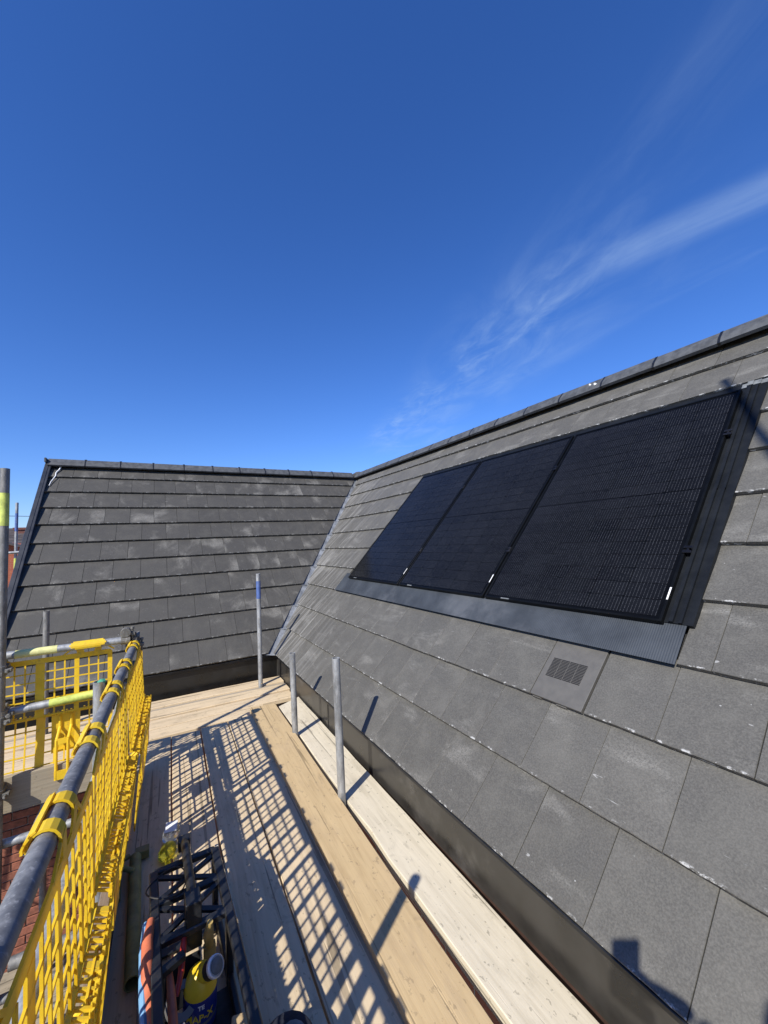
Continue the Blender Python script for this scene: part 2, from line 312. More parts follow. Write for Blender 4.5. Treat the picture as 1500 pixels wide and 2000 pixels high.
# ------------------------------------------------------------------ mesh helpers
class MB:
    def __init__(s): s.v, s.f, s.fm = [], [], []
    def add(s, vs, fs, mi=0):
        k = len(s.v); s.v += [tuple(v) for v in vs]; s.f += [tuple(i + k for i in f) for f in fs]; s.fm += [mi] * len(fs); return s
    def box(s, c, d, rot=None, mi=0):
        c = Vector(c); h = Vector(d) / 2; vs = []
        for x in (-1, 1):
            for y in (-1, 1):
                for z in (-1, 1):
                    p = Vector((x * h.x, y * h.y, z * h.z))
                    if rot is not None: p = rot @ p
                    vs.append(c + p)
        return s.add(vs, [(0, 1, 3, 2), (4, 6, 7, 5), (0, 4, 5, 1), (2, 3, 7, 6), (0, 2, 6, 4), (1, 5, 7, 3)], mi)
    def b2(s, lo, hi, mi=0):
        lo, hi = Vector(lo), Vector(hi); return s.box((lo + hi) / 2, hi - lo, None, mi)
    def beam(s, a, b, w, h, up=(0, 0, 1), mi=0):
        a, b = Vector(a), Vector(b); d = b - a; L = d.length; y = d.normalized(); u = Vector(up)
        x = y.cross(u)
        if x.length < 1e-4: x = y.cross(Vector((1, 0, 0)))
        x.normalize(); z = x.cross(y); R = Matrix((x, y, z)).transposed()
        return s.box((a + b) / 2, (w, L, h), R, mi)
    def tube(s, pts, r, n=12, r_in=None, caps=True, mi=0):
        """round tube through pts (radius or list of radii); with r_in the ends are open like a pipe"""
        pts = [Vector(p) for p in pts]; k0 = len(s.v); R = r if isinstance(r, (list, tuple)) else [r] * len(pts)
        rings = []
        ref = None
        def ring(c, d, rad):
            nonlocal ref
            if ref is None or abs(ref.dot(d)) > 0.95: ref = Vector((0, 0, 1)) if abs(d.z) < 0.9 else Vector((1, 0, 0))
            x = d.cross(ref).normalized(); y = d.cross(x).normalized()
            return [c + (x * math.cos(2 * PI * i / n) + y * math.sin(2 * PI * i / n)) * rad for i in range(n)]
        dirs = []
        for i in range(len(pts)):
            a = pts[max(0, i - 1)]; b = pts[min(len(pts) - 1, i + 1)]; dirs.append((b - a).normalized())
        for p, d, rad in zip(pts, dirs, R): rings.append(ring(p, d, rad))
        if r_in:
            rings.append(ring(pts[-1], dirs[-1], r_in)); rings.append(ring(pts[-1] - dirs[-1] * 0.12, dirs[-1], r_in))
            rings.insert(0, ring(pts[0], dirs[0], r_in)); rings.insert(0, ring(pts[0] + dirs[0] * 0.12, dirs[0], r_in))
        vs = [v for rg in rings for v in rg]; fs = []
        for j in range(len(rings) - 1):
            for i in range(n):
                i2 = (i + 1) % n; fs.append((j * n + i, j * n + i2, (j + 1) * n + i2, (j + 1) * n + i))
        if caps: fs.append(tuple(range(n - 1, -1, -1))); fs.append(tuple((len(rings) - 1) * n + i for i in range(n)))
        return s.add(vs, fs, mi)
    def prism(s, poly, h, mat4=None, mi=0):
        """poly: list of (x,y); extruded from z=0 to z=h"""
        n = len(poly); vs = [Vector((x, y, 0)) for x, y in poly] + [Vector((x, y, h)) for x, y in poly]
        if mat4 is not None: vs = [mat4 @ v for v in vs]
        return s.add(vs, [tuple(range(n - 1, -1, -1)), tuple(range(n, 2 * n))] + [(i, (i + 1) % n, n + (i + 1) % n, n + i) for i in range(n)], mi)
    def lathe(s, prof, c, n=20, axis=Vector((0, 0, 1)), mi=0):
        """prof: list of (radius, height)"""
        ax = Vector(axis).normalized(); ref = Vector((1, 0, 0)) if abs(ax.x) < 0.9 else Vector((0, 1, 0)); x = ax.cross(ref).normalized(); y = ax.cross(x); c = Vector(c)
        vs = [c + ax * h + (x * math.cos(2 * PI * i / n) + y * math.sin(2 * PI * i / n)) * r for r, h in prof for i in range(n)]
        fs = [(j * n + i, j * n + (i + 1) % n, (j + 1) * n + (i + 1) % n, (j + 1) * n + i) for j in range(len(prof) - 1) for i in range(n)]
        fs += [tuple(range(n - 1, -1, -1)), tuple((len(prof) - 1) * n + i for i in range(n))]
        return s.add(vs, fs, mi)
    def mesh(s, name, mats, smooth=False, bevel=0.0):
        me = bpy.data.meshes.new(name); me.from_pydata(s.v, [], s.f)
        for m in (mats if isinstance(mats, (list, tuple)) else [mats]): me.materials.append(m)
        me.polygons.foreach_set('material_index', s.fm)
        bm = bmesh.new(); bm.from_mesh(me)
        bmesh.ops.recalc_face_normals(bm, faces=bm.faces)
        if bevel: bmesh.ops.bevel(bm, geom=list(bm.edges), offset=bevel, segments=1, affect='EDGES', clamp_overlap=True)
        bm.to_mesh(me); bm.free()
        if smooth:
            me.polygons.foreach_set('use_smooth', [True] * len(me.polygons))
            try: me.set_sharp_from_angle(angle=math.radians(40))
            except Exception: pass
        me.update(); return me
    def build(s, name, mats, parent=None, smooth=False, bevel=0.0, mw=None):
        return link(name, s.mesh(name, mats, smooth, bevel), parent, mw)
def link(name, me, parent=None, mw=None):
    o = bpy.data.objects.new(name, me); COL.objects.link(o)
    if mw is not None: o.matrix_basis = mw
    if parent is not None: o.parent = parent
    return o
def tag(o, label=None, cat=None, group=None, kind=None):
    for k, v in (('label', label), ('category', cat), ('group', group), ('kind', kind)):
        if v: o[k] = v
    return o
def thing(name, loc, label, cat, group=None, rot=(0, 0, 0)):
    o = bpy.data.objects.new(name, None); COL.objects.link(o); o.location = loc; o.rotation_euler = rot; o.empty_display_size = 0.1
    return tag(o, label, cat, group)
def copy_thing(root, loc, label, rot=None):
    r = root.copy(); COL.objects.link(r); r.location = loc
    if rot is not None: r.rotation_euler = rot
    r['label'] = label
    for ch in list(root.children):
        c = ch.copy(); COL.objects.link(c); c.parent = r
        for g in list(ch.children):
            d = g.copy(); COL.objects.link(d); d.parent = c
    return r

# ------------------------------------------------------------------ setting: ground
GZ = -5.2
gm = MB(); gm.add([(-2500, -2500, GZ), (2500, -2500, GZ), (2500, 2500, GZ), (-2500, 2500, GZ)], [(0, 1, 2, 3)])
tag(gm.build('ground', M['ground']), kind='structure')

# ------------------------------------------------------------------ the house: two ranges meeting in a valley at x = y
PT = 0.82162; CP, SP = math.cos(PT), math.sin(PT)
G, G0 = 0.3349, 0.3302
S_TOP = G0 + 10 * G; RX = S_TOP * CP; RZ = S_TOP * SP
YN = -9.0          # near end of the main range (behind the camera)
XL = -2.62         # verge of the wing
def nose_s(k): return 0.0 if k == 0 else G0 + (k - 1) * G
house = thing('house', (0.6, -3, GZ), 'main house range under a steep grey tiled roof that carries the solar panels', 'house')
wing = thing('house_wing', (-1.0, 1.2, GZ), 'house wing with plain grey tiled roof ending in a black verge on the left', 'house')
HM = house.matrix_world; 
def hpar(o, root): o.parent = root; o.matrix_parent_inverse = Matrix.Translation(-Vector(root.location)); return o
# frames: main (u along +y -> columns y, s up slope, n normal)
def F_main(y, s, n=0.0): return Vector((s * CP - n * SP, y, s * SP + n * CP))
def F_wing(x, s, n=0.0): return Vector((x, s * CP - n * SP, s * SP + n * CP))
# tile local frame: X across, Y up the slope (0 = nose), Z out of the roof
TH = 0.031
tilts = {'m': math.atan2(0.0265, G), 'w': math.atan2(0.031, G)}

def tile_matrix(side, u, s):
    tilt = tilts[side]
    if side == 'm': o, x, y, z = F_main(u, s), Vector((0, -1, 0)), Vector((CP, 0, SP)), Vector((-SP, 0, CP))
    else: o, x, y, z = F_wing(u, s), Vector((1, 0, 0)), Vector((0, CP, SP)), Vector((0, -SP, CP))
    y2 = y * math.cos(tilt) - z * math.sin(tilt); z2 = x.cross(y2)
    z2 = z2 if z2.dot(z) > 0 else -z2
    x2 = y2.cross(z2)
    return Matrix(((x2.x, y2.x, z2.x, o.x), (x2.y, y2.y, z2.y, o.y), (x2.z, y2.z, z2.z, o.z), (0, 0, 0, 1)))
TW, TL, TT = 0.2963, 0.37, 0.021
def tile_mesh(poly):
    """poly in tile coordinates; top face chamfered at the rim, riven nose"""
    mb = MB(); n = len(poly); cx = sum(p[0] for p in poly) / n; cy = sum(p[1] for p in poly) / n
    ins = [(x + (0.0016 if x < cx else -0.0016), y + (0.003 if y < cy else -0.003)) for x, y in poly]
    vs = [(x, y, -TT) for x, y in poly] + [(x, y, -0.002) for x, y in poly] + [(x, y, 0) for x, y in ins]
    fs = [tuple(range(n - 1, -1, -1)), tuple(range(2 * n, 3 * n))]
    for r in range(2): fs += [(r * n + i, r * n + (i + 1) % n, (r + 1) * n + (i + 1) % n, (r + 1) * n + i) for i in range(n)]
    return mb.add(vs, fs)
def riven(w):
    pts = [(0, TL), (0, 0)]; k = 6
    for i in range(1, k): pts.append((w * i / k, random.uniform(-0.0012, 0.0012)))
    pts += [(w, 0), (w, TL)]; return pts
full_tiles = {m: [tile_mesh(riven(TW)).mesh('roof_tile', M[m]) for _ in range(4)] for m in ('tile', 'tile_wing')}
def clip(poly, a, b, c):
    """keep a*x+b*y <= c"""
    out = []
    for i in range(len(poly)):
        p, q = poly[i], poly[(i + 1) % len(poly)]; dp, dq = a * p[0] + b * p[1] - c, a * q[0] + b * q[1] - c
        if dp <= 0: out.append(p)
        if (dp < 0 < dq) or (dq < 0 < dp): t = dp / (dp - dq); out.append((p[0] + (q[0] - p[0]) * t, p[1] + (q[1] - p[1]) * t))
    return out
VG = 0.045      # half width of the open valley, in plan
def put_tile(side, u, s, lo=None, hi=None, jit=True):
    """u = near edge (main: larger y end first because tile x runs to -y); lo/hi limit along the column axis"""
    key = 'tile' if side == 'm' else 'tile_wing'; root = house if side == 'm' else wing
    poly = [(0, TL), (0, 0), (TW, 0), (TW, TL)]
    ct = math.cos(tilts[side])
    if side == 'm':   # y = u - x ; plan x = (s+yl)*CP ; keep y <= plan_x - VG
        poly = clip(poly, -1, -ct * CP, s * CP - VG - u)
        if hi is not None: poly = clip(poly, -1, 0, hi - u)      # y <= hi
        if lo is not None: poly = clip(poly, 1, 0, u - lo)       # y >= lo
    else:             # x = u + x ; keep x <= (s+yl)*CP - VG
        poly = clip(poly, 1, -ct * CP, s * CP - VG - u)
        if lo is not None: poly = clip(poly, -1, 0, u - lo)      # x >= lo
    if len(poly) < 3: return
    area = abs(sum(poly[i][0] * poly[(i + 1) % len(poly)][1] - poly[(i + 1) % len(poly)][0] * poly[i][1] for i in range(len(poly)))) / 2
    if area < 0.003: return
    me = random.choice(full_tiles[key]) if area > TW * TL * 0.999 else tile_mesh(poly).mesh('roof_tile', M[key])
    m = tile_matrix(side, u, s)
    if jit: m = m @ Matrix.Translation((0, random.uniform(-0.0015, 0.0015), random.uniform(-0.001, 0.0015))) @ Matrix.Rotation(random.uniform(-0.0025, 0.0025), 4, 'Z')
    o = link('roof_tile', me); hpar(o, root); o.matrix_basis = m
PY0, PY1 = -4.148, -0.50       # opening in the tiling for the panels and their flashings
TP = 0.2985
VENT_U = -3.557
for k in range(11):
    s = nose_s(k); base = -3.558 if k == 2 else (-3.522 if k % 2 == 0 else -3.522 - 0.152)
    ylim = -5.6 if k < 3 else (-5.2 if k < 6 else -5.0)
    if k >= 9: ylim = -5.6
    j = -20
    while True:
        u = base + 0.036 * 0 - j * 0 + (j * -TP)
        j += 1
        if u > 3.2: continue
        if u - TW < ylim: break
        if k == 2 and abs(u - VENT_U) < 0.05: continue
        if 3 <= k <= 8:
            left = -0.425 if k == 3 else PY1
            if u <= left and u - TW >= PY0: continue
            if u > left > u - TW: put_tile('m', u, s, lo=left); continue
            if u > PY0 > u - TW: put_tile('m', u, s, hi=PY0); continue
        put_tile('m', u, s)
for k in range(11):
    s = nose_s(k); x = XL + 0.02 - (0 if k % 2 == 0 else 0.15)
    while x < s * CP + 0.4:
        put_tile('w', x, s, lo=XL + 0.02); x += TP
def slab(root, name, pts, th, mat, sign):
    mb = MB(); n = len(pts); vs = list(pts) + [p - sign * th for p in pts]
    mb.add(vs, [tuple(range(n)), tuple(range(2 * n - 1, n - 1, -1))] + [(i, n + i, n + (i + 1) % n, (i + 1) % n) for i in range(n)])
    return hpar(mb.build(name, mat), root)
nm_, nw_ = Vector((-SP, 0, CP)), Vector((0, -SP, CP))
ud = -0.062
slab(house, 'roof_deck', [F_main(YN, 0.02, ud), F_main(0.02, 0.02, ud), F_main(RX, S_TOP + 0.03, ud), F_main(YN, S_TOP + 0.03, ud)], 0.05, M['felt'], nm_)
slab(wing, 'roof_deck', [F_wing(XL + 0.03, 0.02, ud), F_wing(0.02, 0.02, ud), F_wing(RX, S_TOP + 0.03, ud), F_wing(XL + 0.03, S_TOP + 0.03, ud)], 0.05, M['felt'], nw_)
# back slopes so the ridges are solid from other sides
def F_mainb(y, s, n=0.0): return Vector((2 * RX - (s * CP - n * SP), y, s * SP + n * CP))
mb = MB(); mb.add([F_mainb(YN, 0), F_mainb(9, 0), F_mainb(9, S_TOP), F_mainb(YN, S_TOP)], [(0, 1, 2, 3)]); hpar(mb.build('rear_slope', M['tile']), house)
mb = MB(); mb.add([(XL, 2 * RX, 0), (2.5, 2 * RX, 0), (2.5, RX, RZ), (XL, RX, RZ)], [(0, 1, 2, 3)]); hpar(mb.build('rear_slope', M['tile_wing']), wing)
# valley lining
mb = MB()
for i in range(11):
    s0, s1 = nose_s(i), (nose_s(i + 1) if i < 10 else S_TOP)
    p0, p1 = Vector((s0 * CP, s0 * CP, s0 * SP)), Vector((s1 * CP, s1 * CP, s1 * SP))
    wv = 0.095
    a0, b0 = F_main(p0.y - wv, s0, -0.030), F_wing(p0.x - wv, s0, -0.030)
    a1, b1 = F_main(p1.y - wv, s1 + 0.02, -0.036), F_wing(p1.x - wv, s1 + 0.02, -0.036)
    c0, c1 = p0 + Vector((0, 0, -0.040)), p1 + Vector((0, 0, -0.046))
    mb.add([a0, c0, b0, a1, c1, b1], [(0, 1, 4, 3), (1, 2, 5, 4)])
hpar(mb.build('valley_lining', M['lead']), house)
# ridge tiles: angular caps, each one butted to the next with a dark union
def ridge_mesh(L):
    mb = MB(); prof = [(-0.140, -0.088), (-0.116, -0.046), (-0.054, 0.016), (0.054, 0.016), (0.116, -0.046), (0.140, -0.088)]
    inn = [(x * 0.88, z - 0.018) for x, z in prof]; n = len(prof); loop = prof + inn[::-1]; m = len(loop)
    vs = [(x, 0.004, z) for x, z in loop] + [(x, L - 0.004, z) for x, z in loop]
    fs = [(i, (i + 1) % m, m + (i + 1) % m, m + i) for i in range(m)]
    for e in (0, m):
        for i in range(n - 1): q = (e + i, e + i + 1, e + m - 2 - i, e + m - 1 - i); fs.append(q if e else q[::-1])
    mb.add(vs, fs); return mb.mesh('ridge_tile', M['ridge'])
def union_mesh():
    mb = MB(); prof = [(-0.142, -0.090), (-0.118, -0.046), (-0.055, 0.0185), (0.055, 0.0185), (0.118, -0.046), (0.142, -0.090)]
    for i in range(5):
        a, b = prof[i], prof[i + 1]; mb.add([(a[0], -0.009, a[1]), (b[0], -0.009, b[1]), (b[0], 0.009, b[1]), (a[0], 0.009, a[1]), (a[0] * .85, -0.009, a[1] - .02), (b[0] * .85, -0.009, b[1] - .02), (b[0] * .85, 0.009, b[1] - .02), (a[0] * .85, 0.009, a[1] - .02)], [(0, 1, 2, 3), (4, 7, 6, 5), (0, 4, 5, 1), (2, 6, 7, 3), (0, 3, 7, 4), (1, 5, 6, 2)])
    mb.box((0.02, 0, 0.022), (0.06, 0.03, 0.010))
    return mb.mesh('ridge_union', M['trim'])
RM, RU = ridge_mesh(0.45), union_mesh()
RH = 0.026
y = RX - 0.03
while y > -5.6:
    y -= 0.45
    o = link('ridge_tile', RM); hpar(o, house); o.matrix_basis = Matrix.Translation((RX, y, RZ + RH + random.uniform(-.002, .002)))
    u_ = link('ridge_union', RU); hpar(u_, house); u_.matrix_basis = Matrix.Translation((RX, y, RZ + RH))
x = XL
while x < RX - 0.2:
    L = min(0.45, RX - 0.06 - x)
    o = link('ridge_tile', RM if L > 0.44 else ridge_mesh(L)); hpar(o, wing); o.matrix_basis = Matrix.Translation((x, RX, RZ + RH)) @ Matrix.Rotation(-PI / 2, 4, 'Z')
    if x > XL + .1: u_ = link('ridge_union', RU); hpar(u_, wing); u_.matrix_basis = Matrix.Translation((x, RX, RZ + RH)) @ Matrix.Rotation(-PI / 2, 4, 'Z')
    x += L
mb = MB(); mb.b2((XL - 0.03, RX - 0.15, RZ - 0.03), (XL - 0.002, RX + 0.15, RZ + RH + 0.014)); hpar(mb.build('ridge_end_cap', M['ridge'], bevel=0.008), wing)
mb = MB(); mb.lathe([(0.14, 0), (0.14, 0.05), (0.05, 0.10)], (RX, RX, RZ - 0.02), 8); hpar(mb.build('ridge_junction', M['ridge']), house)
# verge: dry verge trim up the left gable slope
mb = MB(); mb.beam(F_wing(XL - 0.005, -0.05, 0.000), F_wing(XL - 0.005, S_TOP, 0.000), 0.05, 0.075, nw_); mb.beam(F_wing(XL + 0.02, -0.02, 0.026), F_wing(XL + 0.02, S_TOP, 0.026), 0.055, 0.012, nw_)
hpar(mb.build('verge_trim', M['verge'], bevel=0.006), wing)
# fascias and eaves trims
mb = MB(); mb.b2((0.070, YN, -0.315), (0.088, 0.068, -0.004)); hpar(mb.build('fascia', M['fascia'], bevel=0.004), house)
mb = MB(); mb.b2((XL, 0.070, -0.315), (0.068, 0.088, -0.004)); hpar(mb.build('fascia', M['fascia_dim'], bevel=0.004), wing)
mb = MB(); mb.b2((0.066, 0.055, -0.312), (0.076, 0.066, -0.05)); hpar(mb.build('fascia_corner', M['fascia']), house)
mb = MB(); mb.b2((0.050, -1.62, -0.312), (0.0695, -1.655, -0.02)) if False else mb.b2((0.064, -1.66, -0.312), (0.0695, -1.61, -0.03)); hpar(mb.build('fascia_joint', M['fascia']), house)
mb = MB(); mb.b2((XL, 0.030, -0.060), (0.0, 0.069, -0.034)); mb.b2((XL, 0.015, -0.036), (0.0, 0.034, -0.028)); hpar(mb.build('eaves_trim', M['trim'], bevel=0.003), wing)
mb = MB(); mb.b2((0.03, YN, -0.060), (0.069, 0.0, -0.040)); hpar(mb.build('eaves_trim', M['trim'], bevel=0.003), house)
# walls
mb = MB(); mb.b2((0.13, YN, GZ), (2 * RX - 0.13, 8.9, -0.05)); hpar(mb.build('wall', M['brick_wall_y']), house)
mb = MB(); mb.b2((XL + 0.08, 0.15, GZ), (0.129, 2 * RX - 0.15, -0.05)); hpar(mb.build('wall', [M['mortar']]), wing)
mb = MB(); zt = RZ - 0.12; mb.add([(XL + .08, .16, -.05), (XL + .08, 2 * RX - .16, -.05), (XL + .08, RX, zt), (XL + .3, .16, -.05), (XL + .3, 2 * RX - .16, -.05), (XL + .3, RX, zt)], [(0, 1, 2), (3, 5, 4), (0, 2, 5, 3), (1, 4, 5, 2), (0, 3, 4, 1)]); hpar(mb.build('gable', M['brick_wall_y']), wing)
# soffit strips
mb = MB(); mb.b2((0.09, YN, -0.318), (0.13, 0.0, -0.306)); hpar(mb.build('soffit', M['trim']), house)
mb = MB(); mb.b2((XL, 0.09, -0.318), (0.09, 0.149, -0.306)); hpar(mb.build('soffit', M['trim']), wing)
mb = MB(); mb.b2((0.095, YN, -0.62), (0.1295, 0.0, -0.33)); hpar(mb.build('gap_dark_strip', M['plate']), house)  # added strip, coloured dark so the gap under the fascia stays dark
# bricks of the wing wall that show through the scaffold
bms = []
for i in range(3):
    b = MB(); b.b2((0, 0, 0), (0.215, 0.02, 0.065)); bms.append(b.mesh('brick', M['brick'], bevel=0.003))
far_b = MB(); nb = 0
for r in range(64):
    z = -0.40 - 0.075 * (r + 1)
    x = -2.52 + (0.1125 if r % 2 else 0)
    if r % 2: far_b.b2((-2.52, 0.1325, z), (-2.52 + .1025, 0.1525, z + .065))
    while x < 0.0:
        if -2.52 <= x < -1.35 and r < 42 and z < -0.5:
            if nb < 240:
                o = link('brick', random.choice(bms)); hpar(o, wing); o.matrix_basis = Matrix.Translation((x, 0.1325 + random.uniform(-0.002, 0.002), z)); nb += 1
            else: far_b.b2((x, 0.1325, z), (x + .215, 0.1525, z + .065))
        else: far_b.b2((x, 0.1325, z), (x + .215, 0.1525, z + .065))
        x += 0.225
tag(hpar(far_b.build('brick_courses', M['brick']), wing), kind='stuff')

# flashings round the panels
def corr(y0, y1, s0, s1, n0, n1, pitch, amp, mat, name):
    mb = MB(); n = int((y0 - y1) / (pitch / 4)); vs = []; fs = []
    for i in range(n + 1):
        y = y0 + (y1 - y0) * i / n; h = amp * math.sin(2 * PI * i / 4.0)
        vs += [F_main(y, s0, n0 + h), F_main(y, s1, n1 + h)]
    fs = [(2 * i, 2 * i + 2, 2 * i + 3, 2 * i + 1) for i in range(n)]
    return hpar(mb.add(vs, fs).build(name, mat), house)
corr(-0.428, -4.146, 0.992, 1.25, 0.004, 0.002, 0.0105, 0.00045, M['apron'], 'flashing_apron')
mb = MB()
for (ya, yb, h) in ((-4.045, -4.080, 0.006), (-4.080, -4.096, 0.020), (-4.096, -4.118, 0.008), (-4.118, -4.130, 0.016), (-4.130, -4.170, 0.004)):
    for (sa, sb, dh) in ((1.185, 2.03, 0.003), (2.02, 2.925, 0.0)):
        vs = [F_main(ya, sa, -0.02), F_main(yb, sa, -0.02), F_main(yb, sb, -0.02), F_main(ya, sb, -0.02), F_main(ya, sa, h + dh), F_main(yb, sa, h + dh), F_main(yb, sb, h + dh), F_main(ya, sb, h + dh)]
        mb.add(vs, [(0, 3, 2, 1), (4, 5, 6, 7), (0, 1, 5, 4), (1, 2, 6, 5), (2, 3, 7, 6), (3, 0, 4, 7)])
hpar(mb.build('flashing_tray', M['tray']), house)
mb = MB(); k = 0
for ya, yb, h in ((-4.045, -4.075, 0.012), (-4.075, -4.105, 0.024), (-4.105, -4.14, 0.018), (-4.14, -4.17, 0.012)):
    mb.add([F_main(ya, 2.925, -0.01), F_main(yb, 2.925, -0.01), F_main(yb, 2.965, -0.01), F_main(ya, 2.965, -0.01), F_main(ya, 2.925, h), F_main(yb, 2.925, h), F_main(yb, 2.965, h), F_main(ya, 2.965, h)], [(0, 3, 2, 1), (4, 5, 6, 7), (0, 1, 5, 4), (1, 2, 6, 5), (2, 3, 7, 6), (3, 0, 4, 7)])
hpar(mb.build('foam_strip', M['grey_rubber']), house)
mb = MB(); mb.add([F_main(-0.50, 1.19, -0.012), F_main(-4.17, 1.19, -0.012), F_main(-4.17, 3.02, -0.012), F_main(-0.50, 3.02, -0.012)], [(0, 1, 2, 3)]); hpar(mb.build('flashing_back', M['tray']), house)
# vent tile
vt = MB(); vt.prism([(0, 0), (0.285, 0), (0.285, 0.372), (0, 0.372)], 0.020, Matrix.Translation((0, 0, -0.018)))
vo = hpar(vt.build('vent_tile', M['vent'], bevel=0.002), house); vm = tile_matrix('m', VENT_U - 0.004, nose_s(2)); vo.matrix_basis = vm
vo['label'] = 'smooth grey vent tile with a slotted grille'
gr = MB()
for c in range(4):
    for r in range(14):
        x0 = 0.034 + c * 0.0485; y0 = 0.118 + r * 0.0080
        gr.b2((x0, y0, 0.0015), (x0 + 0.0450, y0 + 0.0050, 0.0034))
gr.build('vent_slots', M['slot'], vo)
ft = MB(); ft.b2((0.012, -0.004, -0.028), (0.062, 0.012, -0.012)); ft.b2((0.150, -0.004, -0.028), (0.205, 0.012, -0.012)); ft.build('vent_foot', M['vent'], vo)
# white mastic run on the wing and splash on the main ridge
mb = MB(); pts = [(-2.46, S_TOP - 0.06), (-2.475, S_TOP - 0.18), (-2.505, S_TOP - 0.26), (-2.50, S_TOP - 0.33), (-2.535, S_TOP - 0.47), (-2.545, S_TOP - 0.56)]
mb.tube([F_wing(x, s, 0.004 - ((s - nose_s(10)) % G) * 0 ) for x, s in pts], [0.012, 0.010, 0.008, 0.007, 0.006, 0.005], 6)
for x in (-2.54, -2.52, -2.41, -2.39): mb.lathe([(0.011, -0.004), (0.006, 0.006)], F_wing(x, S_TOP - 0.075, 0.004), 6, nw_)
hpar(mb.build('mastic_run', M['white']), wing)
mb = MB(); mb.lathe([(0.015, 0), (0.008, 0.012)], (RX - 0.112, -2.86, RZ - 0.012), 7, Vector((-.7, 0, .7))); mb.lathe([(0.012, 0), (0.006, 0.012)], (RX - 0.095, -2.80, RZ + 0.005), 7, Vector((-.7, 0, .7))); hpar(mb.build('mastic_blob', M['white']), house)

# ------------------------------------------------------------------ solar panels
PW, PH, PS, PU = 1.134, 1.722, 1.1722, -0.6142
LABELS = ['black solar panel farthest from the camera, beside the valley', 'middle black solar panel of the row on the tiled roof', 'largest looking black solar panel nearest the camera, beside the black flashing channel']
cell_me = {}
def cellmesh(w, h):
    c = 0.006; return MB().add([(c, 0, 0), (w - c, 0, 0), (w, c, 0), (w, h - c, 0), (w - c, h, 0), (c, h, 0), (0, h - c, 0), (0, c, 0), (c, 0, -.0015), (w - c, 0, -.0015), (w, c, -.0015), (w, h - c, -.0015), (w - c, h, -.0015), (c, h, -.0015), (0, h - c, -.0015), (0, c, -.0015)],
                     [tuple(range(8)), tuple(range(15, 7, -1))] + [(i, i + 8, (i + 1) % 8 + 8, (i + 1) % 8) for i in range(8)]).mesh('cell', M['cell'])
cw, chh = (PW - 0.050) / 6 - 0.003, (PH - 0.064) / 18 - 0.003
CELL = cellmesh(cw, chh)
for k in range(3):
    u = PU - k * (PW + 0.02)
    o0 = F_main(u, PS, 0.032); ax, ay, az = Vector((0, -1, 0)), Vector((CP, 0, SP)), nm_
    root = bpy.data.objects.new('solar_panel', None); COL.objects.link(root); tag(root, LABELS[k], 'solar panel', 'solar panels set into the roof')
    root.matrix_basis = Matrix(((ax.x, ay.x, az.x, o0.x), (ax.y, ay.y, az.y, o0.y), (ax.z, ay.z, az.z, o0.z), (0, 0, 0, 1)))
    f = MB()
    for lo, hi in (((0, 0, -.035), (.012, PH, 0)), ((PW - .012, 0, -.035), (PW, PH, 0)), ((.012, 0, -.035), (PW - .012, .012, 0)), ((.012, PH - .012, -.035), (PW - .012, PH, 0))): f.b2(lo, hi)
    f.build('frame', M['frame'], root, bevel=0.0012)
    b = MB(); b.b2((.012, .012, -.010), (PW - .012, PH - .012, -.0045)); b.build('glass_sheet', M['backsheet'], root)
    for i in range(6):
        for j in range(18):
            c = link('cell', CELL, root); c.location = (0.025 + i * (cw + 0.003), 0.026 + j * (chh + 0.003) + (0.006 if j > 8 else 0), -0.0028)
    st = MB(); st.b2((PW - 0.009, 0.120, 0.0004), (PW - 0.002, 0.190, 0.0016)); st.build('edge_sticker', M['white'], root)
    st = MB(); st.b2((0.155, 0.0025, 0.0004), (0.225, 0.0105, 0.0014)); st.build('corner_sticker', M['grey_rubber'], root)
    if True:
        for yy in (0.42, 1.30):
            cl = MB(); w = 0.024 if k < 2 else 0.03
            cl.b2((PW - 0.010, yy - .022, 0.0010), (PW + w, yy - .006, 0.008)); cl.b2((PW - 0.010, yy + .008, 0.0010), (PW + w, yy + .024, 0.008)); cl.b2((PW + 0.004, yy - .02, -0.03), (PW + 0.016, yy + .022, 0.005))
            cl.build('clamp', M['clamp'], root, bevel=0.002)

